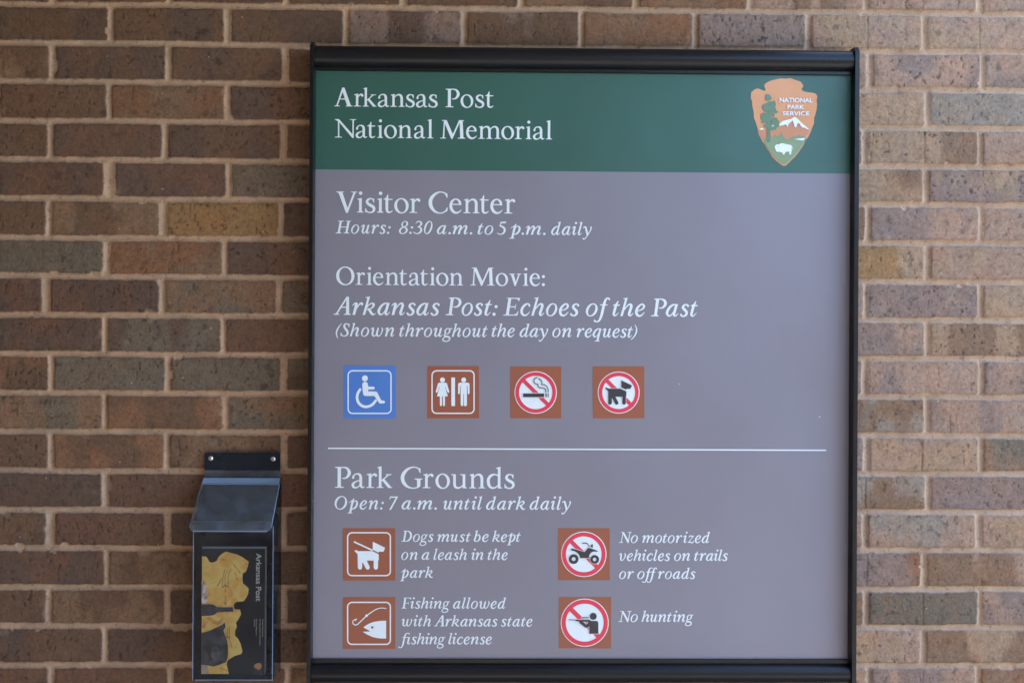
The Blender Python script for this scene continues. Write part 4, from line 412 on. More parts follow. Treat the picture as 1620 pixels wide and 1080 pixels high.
862,9840,874,9846,898,9844,1223,9840,1257,9824,1298,9815,1310,9805,1317,9756,1333,9684,1338,9734,1367,9752,1384,9767,1405,9779,1429,9785,1453,9786,1481,9783,1508,9775,1530,9764,
1550,9749,1568,9731,1585,9711,1597,9688,1606,9666,1610],[9257,1458,9243,1456,9232,1451,9225,1442,9222,1432,9222,1420,9228,1408,9237,1400,9249,1396,9473,1396,9493,1405,9502,1422,
9502,1434,9496,1447,9487,1454,9475,1458],[9355,1273,9440,1274,9451,1269,9454,1259,9450,1251,9438,1241,9415,1224,9403,1222,9391,1228,9356,1261,9352,1269]]],["black",[[9630,1594,9608,
1588,9583,1576,9553,1548,9541,1529,9533,1505,9531,1491,9531,1457,9544,1418,9556,1400,9578,1378,9597,1366,9621,1358,9635,1356,9669,1356,9708,1368,9726,1380,9748,1403,9760,1421,9768,
1445,9770,1459,9770,1493,9757,1532,9745,1550,9723,1572,9705,1584,9680,1592,9666,1594],[9239,1442,9237,1438,9237,1418,9237,1414,9241,1412,9481,1412,9485,1412,9487,1416,9487,1439,
9483,1443],[8811,1369,8805,1363,8805,1353,8811,1345,8821,1343,8896,1341,9031,1335,9037,1331,9039,1313,9041,1309,9155,1297,9159,1291,9179,1240,9350,1107,9402,1079,9410,1079,9459,
1095,9509,1120,9515,1120,9518,881,9521,875,9822,876,9830,878,9828,1243,9813,1286,9805,1302,9752,1318,9571,1320,9528,1356,9518,1360,9083,1361,9063,1361,8985,1361,8920,1363,8837,1369]
,[9308,1289,9460,1289,9464,1285,9474,1251,9470,1245,9426,1212,9408,1200,9402,1198,9322,1271,9308,1285]]]],"fishing_symbol":[["brown",[[1041,2113,1037,2103,1046,351,1051,341,2834,
341,2844,345,2836,2106,2832,2116]]],["white",[[1355,1958,1323,1954,1293,1946,1267,1934,1245,1918,1219,1892,1201,1868,1187,1831,1181,1799,1179,1773,1185,655,1189,616,1198,588,1210,
560,1226,538,1252,512,1276,494,1313,480,1347,474,2538,475,2584,485,2610,497,2632,514,2658,540,2676,564,2690,600,2696,634,2689,1800,2679,1846,2667,1872,2650,1894,2624,1920,2594,1941,
2548,1957,2507,1961],[1355,1914,2508,1916,2536,1914,2574,1902,2596,1886,2616,1866,2633,1842,2639,1828,2645,1800,2651,634,2645,606,2637,586,2624,568,2604,548,2580,532,2565,526,2537,
520,1347,518,1318,524,1298,532,1280,546,1260,566,1248,582,1238,604,1232,629,1229,655,1223,1777,1225,1801,1231,1825,1241,1848,1255,1866,1273,1884,1293,1898,1325,1910],[2360,1757,
2308,1751,2266,1743,2223,1731,2185,1716,2121,1682,2011,1614,1945,1569,1881,1523,1877,1521,1853,1527,1831,1521,1821,1513,1813,1501,1809,1482,1811,1466,1807,1460,1687,1339,1538,1200,
1496,1182,1475,1178,1449,1184,1421,1200,1405,1216,1397,1238,1395,1260,1401,1293,1413,1309,1443,1327,1459,1325,1461,1319,1457,1291,1459,1287,1461,1289,1515,1347,1533,1369,1523,1369,
1515,1375,1484,1369,1456,1361,1414,1341,1394,1327,1382,1315,1374,1301,1369,1281,1367,1264,1367,1238,1371,1216,1379,1196,1395,1178,1423,1158,1448,1148,1472,1142,1502,1146,1558,1168,
1835,1438,1866,1440,1884,1450,1894,1464,1897,1489,1901,1495,1961,1541,2033,1591,2117,1646,2188,1686,2260,1713,2304,1723,2366,1731,2406,1731,2517,1715,2527,1715,2533,1721,2533,1729,
2531,1735,2525,1739,2408,1757],[2403,1306,2264,1296,2103,1268,1941,1211,1811,1130,1747,1080,1745,1076,1749,1072,1928,978,1961,945,1963,939,1730,929,1724,927,1883,829,2064,750,2227,
712,2370,698,2526,699,2528,707,2525,1302,2523,1306,2519,1306],[2038,1123,2052,1125,2068,1121,2082,1111,2090,1099,2094,1080,2091,1062,2083,1050,2069,1040,2050,1036,2032,1040,2020,
1048,2010,1062,2006,1080,2010,1100,2020,1112]]]],"arrowhead_emblem":[["tan",[[16347,20058,16225,20038,16014,20042,15869,20012,15655,19951,15555,19897,15476,19836,15471,19761,15509,
19680,15503,19614,15500,19608,15490,19608,15415,19626,15326,19666,15263,19687,15244,19687,15163,19674,15022,19572,15015,19563,15004,19365,15049,19234,15056,19087,15104,18889,15115,
18680,15163,18573,15239,18342,15282,18114,15409,17870,15507,17742,15568,17621,15672,17483,15761,17330,15913,17181,16125,17032,16141,17026,16226,17036,16238,17043,16389,17191,16445,
17251,16551,17349,16630,17447,16755,17621,16855,17779,16904,17914,16995,18018,17092,18217,17132,18342,17200,18509,17205,18707,17240,18786,17277,18934,17307,19153,17307,19175,17284,
19291,17312,19423,17283,19498,17270,19517,17197,19554,16882,19592,16794,19632,16787,19638,16759,19694,16824,19777,16828,19786,16780,19877,16723,19945,16713,19951,16593,19981,16372,
20058]]],["brownmt",[[16528,18648,16192,18545,15991,18421,15953,18420,15815,18428,15780,18428,15466,18272,15284,18264,15284,18255,15345,18051,15424,17961,15437,17949,15446,17946,
15779,18014,15817,18015,16091,17995,16312,17968,16327,17969,16601,18059,16815,18020,16834,18023,17010,18128,17032,18222,17041,18279,17009,18310,16730,18562,16547,18648]]],["sage",
[[16080,18227,16021,18063,16012,18063,15980,18082,15971,18085,15908,18040,15896,18037,15861,18103,15854,18109,15848,18103,15820,18040,15814,18030,15635,17994,15518,18003,15452,
17939,15446,17930,15488,17833,15599,17630,15745,17440,15932,17225,16131,17083,16144,17076,16156,17077,16225,17086,16238,17093,16391,17235,16576,17428,16717,17617,16861,17835,16926,
17945,16929,17958,16894,18045,16885,18058,16733,18063,16654,18097,16645,18094,16544,18027,16535,18033,16500,18083,16491,18086,16444,18014,16321,17953,16183,17980,16125,18089,16087,
18224,16084,18230]]],["pine",[[15566,19492,15532,19473,15513,19445,15513,19410,15523,19385,15504,19363,15498,19348,15495,19329,15501,19304,15524,19282,15549,19273,15580,19273,15602,
19279,15653,19277,15678,19283,15703,19302,15718,19328,15725,19356,15715,19390,15699,19412,15668,19434,15658,19459,15642,19477,15607,19493],[15788,19262,15766,19246,15741,19205,
15716,19227,15681,19243,15643,19242,15621,19236,15590,19214,15568,19182,15524,19178,15508,19175,15487,19159,15474,19147,15443,19134,15424,19115,15405,19080,15399,19039,15406,18999,
15425,18964,15460,18927,15475,18915,15497,18902,15542,18890,15567,18887,15573,18912,15579,18925,15589,18931,15598,18928,15611,18913,15614,18885,15598,18872,15573,18872,15535,18852,
15450,18852,15410,18842,15388,18832,15363,18813,15347,18785,15347,18757,15363,18726,15344,18694,15345,18663,15360,18638,15398,18613,15411,18582,15408,18575,15386,18563,15374,18550,
15370,18534,15380,18519,15405,18503,15452,18494,15478,18498,15503,18504,15537,18530,15559,18530,15566,18527,15566,18464,15560,18461,15522,18457,15481,18444,15456,18422,15447,18397,
15456,18372,15482,18350,15523,18338,15564,18335,15570,18332,15568,18182,15547,17893,15554,17868,15566,17849,15582,17837,15601,17831,15632,17831,15651,17838,15676,17863,15683,17882,
15685,17941,15684,18245,15753,18262,15828,18262,15869,18275,15891,18291,15904,18310,15903,18332,15894,18357,15900,18360,15935,18364,15963,18373,15985,18389,15998,18411,15994,18427,
15988,18442,15950,18477,15950,18483,15969,18499,15984,18521,15987,18543,15984,18562,15968,18587,15940,18608,15936,18640,15917,18668,15895,18683,15870,18692,15826,18692,15788,18679,
15773,18666,15757,18651,15735,18650,15716,18660,15703,18685,15703,18729,15712,18751,15722,18760,15737,18760,15750,18751,15760,18729,15763,18695,15766,18688,15788,18701,15813,18726,
15829,18758,15829,18792,15816,18824,15794,18845,15775,18833,15765,18839,15759,18848,15759,18886,15768,18905,15777,18908,15784,18902,15797,18867,15806,18864,15828,18849,15853,18840,
15894,18840,15913,18843,15938,18862,15951,18881,15948,18903,15932,18919,15910,18931,15881,18937,15878,18981,15875,18997,15862,19018,15837,19046,15865,19094,15871,19125,15870,19178,
15864,19213,15851,19235,15835,19253,15816,19263],[15653,19161,15663,19164,15669,19158,15675,19136,15676,19098,15669,19083,15660,19076,15651,19082,15644,19104,15644,19139],[15736,
19096,15742,19099,15745,19093,15751,19077,15751,19071,15710,19070],[15710,18600,15729,18600,15742,18585,15742,18560,15735,18550,15726,18544,15710,18544,15698,18559,15697,18584],
[15635,18499,15660,18499,15679,18493,15685,18484,15686,18468,15676,18459,15660,18455,15638,18455,15623,18461,15616,18471,15616,18483,15622,18493]]],["white",[[16528,18717,16475,
18701,16409,18650,16223,18604,16097,18566,16010,18490,15982,18408,15985,18399,16142,18425,16186,18454,16196,18457,16249,18432,16272,18360,16278,18370,16318,18483,16400,18543,16441,
18587,16450,18594,16488,18497,16508,18397,16565,18350,16571,18350,16574,18356,16611,18470,16630,18508,16639,18511,16696,18483,16728,18408,16810,18337,16820,18337,16839,18359,16845,
18362,16918,18309,17022,18279,17025,18282,17016,18291,16895,18406,16724,18552,16607,18664,16544,18714],[15761,18425,15727,18390,15724,18381,15771,18381,15790,18397,15809,18419,
15809,18425],[15372,18324,15293,18274,15287,18267,15290,18264,15476,18266,15473,18272,15457,18281,15384,18321],[16857,17992,16671,17975,16548,17955,16523,17948,16545,17942,16734,
17912,16825,17910,16838,17916,16888,17986,16885,17992,16882,17992],[16086,17804,16032,17794,15982,17759,15910,17764,15857,17730,15835,17670,15883,17529,15937,17489,15943,17492,
15977,17520,16040,17493,16110,17474,16113,17465,16113,17418,16116,17412,16123,17412,16161,17415,16167,17418,16204,17494,16245,17516,16346,17517,16352,17514,16352,17508,16340,17414,
16349,17411,16400,17420,16403,17427,16418,17540,16446,17603,16446,17643,16439,17700,16389,17746,16228,17776,16108,17804],[15951,17711,15961,17708,15964,17699,15954,17661,15948,
17652,15939,17664],[16411,17659,16421,17656,16424,17646,16408,17593,16399,17587,16393,17593]]]],"_emtext":[["NATIONAL",1.15765,1.97981,1.21497,0.00775],["PARK",1.17141,1.96833,
1.20023,0.00713],["SERVICE",1.16313,1.95712,1.20927,0.00713]],"brochure_cover":[["yellow",[[813,4162,688,4091,575,3988,495,3834,357,3782,257,3810,201,3919,147,3987,25,3998,11,3998,
8,3993,10,454,13,32,17,24,927,24,929,31,859,341,882,461,933,512,1116,626,1352,701,1388,793,1327,1037,1234,1221,1142,1307,1131,1318,1129,1326,1137,1483,1194,1628,1161,1759,1233,1847,
1322,2016,1334,2050,1297,2200,1114,2210,1107,2213,1083,2362,1159,2455,1415,2481,1494,2577,1565,2723,1590,2909,1491,3008,1386,3089,1375,3222,1375,3267,1384,3421,1482,3472,1489,3481,
1550,3629,1585,3819,1581,3826,1382,3965,1181,4065,969,4118]]],["amber",[[684,3918,674,3909,670,3896,674,3884,683,3875,896,3822,949,3797,988,3769,1027,3735,1076,3681,1273,3435,1282,
3427,1293,3425,1310,3433,1316,3448,1310,3463,1123,3698,1071,3756,1018,3805,960,3846,896,3871,702,3918],[1113,3472,1098,3459,1099,3439,1146,3292,1189,3193,1263,3089,1379,2945,1394,
2933,1415,2935,1425,2950,1423,2969,1301,3123,1251,3191,1223,3241,1202,3290,1145,3457,1133,3472],[645,3254,635,3246,624,3224,569,3098,519,3019,485,2978,417,2907,213,2712,207,2695,
218,2678,233,2673,246,2680,445,2869,498,2922,555,2989,608,3072,675,3224,675,3239,669,3250,660,3254],[794,3049,779,3038,772,3015,776,2383,785,2355,795,2347,808,2345,819,2347,831,
2356,840,2381,836,3013,834,3030,826,3043,813,3049],[235,1948,207,1941,177,1926,152,1905,124,1873,88,1815,38,1708,8,1654,2,1626,8,1599,26,1577,51,1564,87,1567,115,1586,149,1644,214,
1777,235,1807,250,1819,269,1815,299,1800,432,1713,470,1691,517,1674,556,1670,598,1679,656,1711,751,1799,766,1827,766,1857,751,1884,725,1902,691,1904,676,1899,653,1882,579,1814,557,
1801,544,1801,495,1824,390,1895,339,1924,311,1937,273,1948],[659,245,645,234,638,217,643,197,655,187,873,99,895,99,905,106,912,114,914,140,907,151,899,157,681,245]]],["glass",[[4,
3167,0,3157,4,2412,13,2410,217,2410,219,2423,154,3018,100,3165]]],["gray",[[11,340,9,332,10,30,19,28,262,28,264,37,222,298]]],["pot",[[786,1773,703,1692,361,1518,193,1456,3,1410,9,
351,11,342,196,321,418,281,631,345,833,427,842,433,903,604,910,891,878,1155,792,1371,749,1497,820,1628,792,1767,790,1773]]],["sheen",[[455,961,423,949,402,934,372,899,355,871,343,
837,330,782,329,694,335,651,351,602,368,568,389,538,415,514,443,499,462,495,492,495,515,501,549,523,579,557,596,585,608,619,621,675,623,763,616,805,601,855,583,889,562,919,536,942,
508,957,489,962]]],["pot",[[254,2384,-2,2373,0,2001,2,1992,317,2001,447,2034,556,2120,792,2133,1078,2142,1084,2144,1062,2294,819,2283,535,2291,422,2366,324,2385]]],["line",[[1015,
3602,1008,3598,928,3456,911,3413,901,3370,894,3319,893,3238,904,3066,905,3002,911,2994,915,2998,915,3062,903,3281,909,3358,930,3435,1019,3593,1019,3598],[801,3580,793,3567,747,3409,
722,3293,712,3199,706,3002,700,2950,707,2946,715,2946,779,3000,796,3006,800,2998,805,2993,813,3008,843,2996,903,2949,916,2947,920,2955,916,2964,843,3017,809,3032,799,3199,801,3289,
811,3357,832,3413,900,3546,900,3559,891,3555,830,3434,811,3392,796,3336,788,3255,798,3032,758,3008,719,2976,715,2980,721,3160,733,3293,753,3392,806,3567,806,3576],[948,1632,944,
1619,946,1277,937,1275,905,1281,904,1576,897,1589,893,1585,891,1576,893,1285,865,1285,861,1289,840,1516,834,1525,830,1521,830,1504,850,1294,844,1287,814,1292,807,1285,818,1277,948,
1255,1031,951,1035,943,1042,939,1044,947,1042,960,961,1251,970,1264,959,1281,957,1619,955,1628]]],["tan",[[1906,409,1821,366,1781,280,1865,216,1950,175,2023,216,2054,323,2011,409]]]
]}

# ------------------------------------------------------------------ helpers
def tag(o, label=None, cat=None, group=None, kind=None):
    if label: o["label"] = label
    if cat: o["category"] = cat
    if group: o["group"] = group
    if kind: o["kind"] = kind
    return o

def empty(name, loc, label, cat, group=None):
    o = bpy.data.objects.new(name, None)
    o.empty_display_size = 0.05
    o.location = loc
    C.objects.link(o)
    tag(o, label, cat, group)
    return o

def link(name, me, mats, parent=None):
    for m in (mats if isinstance(mats, (list, tuple)) else [mats]):
        me.materials.append(m)
    o = bpy.data.objects.new(name, me)
    C.objects.link(o)
    if parent:
        o.parent = parent
        o.matrix_parent_inverse = Matrix.Translation(-parent.location)
    return o

def bm_obj(name, bm, mats, parent=None, smooth=False, bevel=0.0, seg=2):
    if bevel:
        bmesh.ops.bevel(bm, geom=[e for e in bm.edges if e.calc_face_angle(0) > 0.6], offset=bevel, segments=seg,
                        affect='EDGES', profile=0.6, clamp_overlap=True)
    bmesh.ops.recalc_face_normals(bm, faces=bm.faces)
    me = bpy.data.meshes.new(name)
    bm.to_mesh(me)
    bm.free()
    for p in me.polygons: p.use_smooth = smooth
    return link(name, me, mats, parent)

def box(bm, x0, x1, y0, y1, z0, z1):
    v = [bm.verts.new(c) for c in ((x0, y0, z0), (x1, y0, z0), (x1, y1, z0), (x0, y1, z0), (x0, y0, z1), (x1, y0, z1), (x1, y1, z1), (x0, y1, z1))]
    for f in ((0, 3, 2, 1), (4, 5, 6, 7), (0, 1, 5, 4), (1, 2, 6, 5), (2, 3, 7, 6), (3, 0, 4, 7)):
        bm.faces.new([v[i] for i in f])

def prism(bm, prof, axis, a, b):
    """prof: list of (p, q); extruded along axis from a to b. axis X: (y, z); axis Y: (x, z); axis Z: (x, y)"""
    def P(t, p, q):
        return {'X': (t, p, q), 'Y': (p, t, q), 'Z': (p, q, t)}[axis]
    A = [bm.verts.new(P(a, *c)) for c in prof]
    B = [bm.verts.new(P(b, *c)) for c in prof]
    n = len(prof)
    for i in range(n):
        bm.faces.new((A[i], A[(i + 1) % n], B[(i + 1) % n], B[i]))
    bm.faces.new(A)
    bm.faces.new(B[::-1])

def cylinder(bm, c, axis, r, h, n=24, r_top=None):
    r_top = r if r_top is None else r_top
    ax = Vector(axis).normalized()
    u = ax.orthogonal().normalized(); w = ax.cross(u)
    A = [bm.verts.new(Vector(c) + (u * math.cos(t) + w * math.sin(t)) * r) for t in [2 * math.pi * i / n for i in range(n)]]
    B = [bm.verts.new(Vector(c) + ax * h + (u * math.cos(t) + w * math.sin(t)) * r_top) for t in [2 * math.pi * i / n for i in range(n)]]
    for i in range(n): bm.faces.new((A[i], A[(i + 1) % n], B[(i + 1) % n], B[i]))
    bm.faces.new(A[::-1]); bm.faces.new(B)

def flat_mesh(loops, y):
    """closed 2-D loops (x, z), holes by even-odd, filled and turned into mesh data facing -Y at depth y"""
    cu = bpy.data.curves.new("fill", 'CURVE')
    cu.dimensions = '2D'
    cu.fill_mode = 'BOTH'
    for l in loops:
        s = cu.splines.new('POLY')
        s.points.add(len(l) - 1)
        s.use_cyclic_u = True
        co = []
        for a, b in l: co += [a, b, 0.0, 1.0]
        s.points.foreach_set("co", co)
    o = bpy.data.objects.new("fill", cu)
    C.objects.link(o)
    dg = bpy.context.evaluated_depsgraph_get()
    me = bpy.data.meshes.new_from_object(o.evaluated_get(dg))
    bpy.data.objects.remove(o)
    bpy.data.curves.remove(cu)
    me.transform(Matrix(((1, 0, 0, 0), (0, 0, -1, y), (0, 1, 0, 0), (0, 0, 0, 1))))
    return me

def merged(parts):
    """parts: list of (mesh, material index) -> one mesh"""
    bm = bmesh.new()
    for me, mi in parts:
        n0 = len(bm.faces)
        bm.from_mesh(me)
        bm.faces.ensure_lookup_table()
        for f in bm.faces[n0:]:
            f.material_index = mi
    out = bpy.data.meshes.new("m")
    bm.to_mesh(out)
    bm.free()
    return out

def text_mesh(s, x0, x1, z, h, y, off=0.0, rot90=False):
    cu = bpy.data.curves.new("t", 'FONT')
    cu.body = s
    cu.size = 1.0
    cu.offset = off
    o = bpy.data.objects.new("t", cu)
    C.objects.link(o)
    dg = bpy.context.evaluated_depsgraph_get()
    me = bpy.data.meshes.new_from_object(o.evaluated_get(dg))
    bpy.data.objects.remove(o)
    n = len(me.vertices)
    co = np.empty(n * 3, 'f'); me.vertices.foreach_get("co", co); co = co.reshape(-1, 3)
    mn, mx = co.min(0), co.max(0)
    u = (co[:, 0] - mn[0]) / (mx[0] - mn[0]); 
    cap = 0.729
    v = co[:, 1] / cap
    if rot90:      # reads downwards: x0..x1 are z top..bottom, z is the x of the baseline
        X = z + v * h; Z = x0 + (x1 - x0) * u
    else:
        X = x0 + (x1 - x0) * u; Z = z + v * h
    out = np.stack([X, np.full(n, y), Z], 1).astype('f')
    me.vertices.foreach_set("co", out.ravel())
    me.update()
    return me

# ------------------------------------------------------------------ materials
def mat(name, color=(0.5, 0.5, 0.5), rough=0.5, metal=0.0, coat=0.0, coat_rough=0.1, spec=0.5, bump=0.0, bscale=200.0, mottle=0.0, mscale=30.0, rvar=0.0):
    m = bpy.data.materials.new(name)
    m.use_nodes = True
    nt = m.node_tree
    b = nt.nodes["Principled BSDF"]
    b.inputs["Base Color"].default_value = (*color, 1)
    b.inputs["Roughness"].default_value = rough
    b.inputs["Metallic"].default_value = metal
    b.inputs["Coat Weight"].default_value = coat
    b.inputs["Coat Roughness"].default_value = coat_rough
    b.inputs["Specular IOR Level"].default_value = spec
    tc = nt.nodes.new("ShaderNodeTexCoord")
    if mottle:
        n = nt.nodes.new("ShaderNodeTexNoise"); n.inputs["Scale"].default_value = mscale; n.inputs["Detail"].default_value = 6
        nt.links.new(tc.outputs["Object"], n.inputs["Vector"])
        mr = nt.nodes.new("ShaderNodeMapRange")
        mr.inputs["From Min"].default_value = 0.3; mr.inputs["From Max"].default_value = 0.7
        mr.inputs["To Min"].default_value = 1 - mottle; mr.inputs["To Max"].default_value = 1 + mottle
        nt.links.new(n.outputs["Fac"], mr.inputs["Value"])
        mx = nt.nodes.new("ShaderNodeVectorMath"); mx.operation = 'SCALE'
        mx.inputs[0].default_value = color
        nt.links.new(mr.outputs[0], mx.inputs["Scale"])
        nt.links.new(mx.outputs[0], b.inputs["Base Color"])
    if rvar:
        n = nt.nodes.new("ShaderNodeTexNoise"); n.inputs["Scale"].default_value = 9.0; n.inputs["Detail"].default_value = 8
        nt.links.new(tc.outputs["Object"], n.inputs["Vector"])
        mr = nt.nodes.new("ShaderNodeMapRange")
        mr.inputs["From Min"].default_value = 0.3; mr.inputs["From Max"].default_value = 0.7
        mr.inputs["To Min"].default_value = max(rough - rvar, 0.02); mr.inputs["To Max"].default_value = rough + rvar
        nt.links.new(n.outputs["Fac"], mr.inputs["Value"])
        nt.links.new(mr.outputs[0], b.inputs["Roughness"])
    if bump:
        n = nt.nodes.new("ShaderNodeTexNoise"); n.inputs["Scale"].default_value = bscale; n.inputs["Detail"].default_value = 4
        nt.links.new(tc.outputs["Object"], n.inputs["Vector"])
        bp = nt.nodes.new("ShaderNodeBump"); bp.inputs["Strength"].default_value = bump; bp.inputs["Distance"].default_value = 0.001
        nt.links.new(n.outputs["Fac"], bp.inputs["Height"])
        nt.links.new(bp.outputs[0], b.inputs["Normal"])
    return m

PR = dict(rough=PRINT_ROUGH, coat=0.0, spec=0.5, rvar=0.10)
M = {
    'green': mat("print_green", (0.022, 0.088, 0.066), mottle=0.05, mscale=6, **PR),
    'body': mat("print_grey_brown", (0.183, 0.173, 0.202), mottle=0.04, mscale=5, **PR),
    'white': mat("print_white", (0.64, 0.70, 0.72), **PR),
    'blue': mat("print_blue", (0.055, 0.165, 0.46), **PR),
    'brown': mat("print_brown", (0.26, 0.075, 0.035), **PR),
    'red': mat("print_red", (0.62, 0.03, 0.06), **PR),
    'black': mat("print_black", (0.022, 0.024, 0.03), **PR),
    'tan': mat("print_tan", (0.56, 0.255, 0.10), mottle=0.05, mscale=30, **PR),
    'brownmt': mat("print_mountain_brown", (0.46, 0.19, 0.085), **PR),
    'sage': mat("print_sage_green", (0.17, 0.24, 0.12), mottle=0.06, mscale=40, **PR),
    'pine': mat("print_pine_green", (0.085, 0.17, 0.09), **PR),
    'frame': mat("black_anodised_aluminium", (0.006, 0.0065, 0.0075), rough=0.33, spec=0.26, bump=0.08, bscale=900, rvar=0.06),
    'bare': mat("bare_aluminium_chip", (0.55, 0.56, 0.57), rough=0.4, metal=0.8),
    'plastic': mat("black_plastic", (0.007, 0.011, 0.018), rough=0.25, spec=0.35, rvar=0.08),
    'steel': mat("stainless_screw", (0.65, 0.65, 0.66), rough=0.25, metal=1.0),
    'paper': mat("brochure_page_edges", (0.5, 0.5, 0.48), rough=0.8),
    'cover': mat("brochure_cover_black", (0.010, 0.012, 0.018), rough=0.45, spec=0.25),
    'yellow': mat("brochure_yellow", (0.98, 0.60, 0.14), rough=0.5, mottle=0.22, mscale=45),
    'amber': mat("brochure_amber", (0.90, 0.40, 0.09), rough=0.5, mottle=0.15, mscale=80),
    'glassprint': mat("brochure_pale_glass", (0.8, 0.76, 0.8), rough=0.4, mottle=0.2, mscale=120),
    'gray': mat("brochure_grey", (0.6, 0.5, 0.4), rough=0.4, mottle=0.25, mscale=90),
    'pot': mat("brochure_iron_pot", (0.022, 0.027, 0.036), rough=0.5, spec=0.3, mottle=0.3, mscale=60),
    'sheen': mat("brochure_pot_sheen", (0.075, 0.09, 0.12), rough=0.4, mottle=0.3, mscale=90),
    'line': mat("brochure_fork_lines", (0.035, 0.04, 0.03), rough=0.4),
    'concrete': mat("pavement_concrete", (0.30, 0.29, 0.27), rough=0.9, bump=0.5, bscale=60, mottle=0.12, mscale=3),
    'shade_roof': mat("shade_roof_paint", (0.38, 0.36, 0.32), rough=0.8, mottle=0.05, mscale=2),
    'grass': mat("lawn_green", (0.05, 0.085, 0.025), rough=0.95, bump=1.0, bscale=40, mottle=0.3, mscale=5),
}

def two_tone(m, c1, c2, scale):
    nt = m.node_tree; b = nt.nodes["Principled BSDF"]
    tc = nt.nodes.new("ShaderNodeTexCoord"); n = nt.nodes.new("ShaderNodeTexNoise")
    n.inputs["Scale"].default_value = scale; n.inputs["Detail"].default_value = 5; n.inputs["Distortion"].default_value = 1.2
    cr = nt.nodes.new("ShaderNodeValToRGB")
    cr.color_ramp.elements[0].position = 0.33; cr.color_ramp.elements[0].color = (*c1, 1)
    cr.color_ramp.elements[1].position = 0.60; cr.color_ramp.elements[1].color = (*c2, 1)
    nt.links.new(tc.outputs["Object"], n.inputs["Vector"]); nt.links.new(n.outputs["Fac"], cr.inputs[0])
    nt.links.new(cr.outputs[0], b.inputs["Base Color"])
two_tone(M['yellow'], (0.92, 0.45, 0.07), (1.0, 0.80, 0.26), 28)
two_tone(M['amber'], (0.62, 0.24, 0.05), (1.0, 0.62, 0.16), 70)
two_tone(M['pot'], (0.012, 0.015, 0.022), (0.075, 0.09, 0.12), 32)
two_tone(M['sheen'], (0.02, 0.025, 0.035), (0.12, 0.14, 0.18), 45)
two_tone(M['glassprint'], (0.35, 0.25, 0.30), (0.95, 0.92, 0.98), 70)

def clear_sheet(name, tint=(0.93, 0.95, 0.97), haze=0.05, rough=0.06, gloss=1.0, even=False):
    m = bpy.data.materials.new(name)
    m.use_nodes = True
    nt = m.node_tree
    nt.nodes.clear()
    out = nt.nodes.new("ShaderNodeOutputMaterial")
    tr = nt.nodes.new("ShaderNodeBsdfTransparent"); tr.inputs[0].default_value = (*tint, 1)
    gl = nt.nodes.new("ShaderNodeBsdfGlossy"); gl.inputs["Color"].default_value = (gloss, gloss, gloss, 1); gl.inputs["Roughness"].default_value = rough
    df = nt.nodes.new("ShaderNodeBsdfDiffuse"); df.inputs[0].default_value = (0.36, 0.52, 0.72, 1)
    fr = nt.nodes.new("ShaderNodeFresnel"); fr.inputs["IOR"].default_value = 1.49
    m1 = nt.nodes.new("ShaderNodeMixShader")
    tc = nt.nodes.new("ShaderNodeTexCoord")
    n = nt.nodes.new("ShaderNodeTexNoise"); n.inputs["Scale"].default_value = 35; n.inputs["Detail"].default_value = 10; n.inputs["Roughness"].default_value = 0.7
    nt.links.new(tc.outputs["Object"], n.inputs["Vector"])
    mr = nt.nodes.new("ShaderNodeMapRange"); mr.inputs["From Min"].default_value = 0.4; mr.inputs["From Max"].default_value = 0.75
    mr.inputs["To Min"].default_value = haze * 0.4; mr.inputs["To Max"].default_value = haze * 2.2
    nt.links.new(n.outputs["Fac"], mr.inputs["Value"])
    m1.inputs[0].default_value = haze
    if not even: nt.links.new(mr.outputs[0], m1.inputs[0])
    nt.links.new(tr.outputs[0], m1.inputs[1]); nt.links.new(df.outputs[0], m1.inputs[2])
    m2 = nt.nodes.new("ShaderNodeMixShader")
    nt.links.new(fr.outputs[0], m2.inputs[0]); nt.links.new(m1.outputs[0], m2.inputs[1]); nt.links.new(gl.outputs[0], m2.inputs[2])
    nt.links.new(m2.outputs[0], out.inputs[0])
    return m
M['acrylic'] = clear_sheet("clear_acrylic", haze=0.055, gloss=1.0)
M['acrylic_front'] = clear_sheet("clear_acrylic_front", tint=(0.95, 0.97, 0.98), haze=0.010, gloss=0.6)
M['acrylic_smoke'] = clear_sheet("smoked_acrylic", tint=(0.20, 0.26, 0.33), haze=0.02, gloss=0.7)
M['acrylic_edge'] = clear_sheet("clear_acrylic_edge", tint=(0.6, 0.7, 0.75), haze=0.42, rough=0.15, even=True)

# ------------------------------------------------------------------ setting: pavement, lawn, unseen roof and walls added to block light
bm = bmesh.new(); box(bm, -6.5, 6.6, -7.5, 0.4, -0.15, 0.0)
tag(bm_obj("pavement", bm, M['concrete']), kind="structure")
bm = bmesh.new()
vs = [bm.verts.new(c) for c in ((-60, -80, -0.154), (60, -80, -0.154), (60, 40, -0.154), (-60, 40, -0.154))]
bm.faces.new(vs)
tag(bm_obj("ground", bm, M['grass']), kind="structure")
bm = bmesh.new(); box(bm, *SHADE_ROOF)
bm_roof = tag(bm_obj("added_shade_roof", bm, M['shade_roof'], bevel=0.01), "flat pale unseen roof added to shade the brick wall and its sign", "roof")

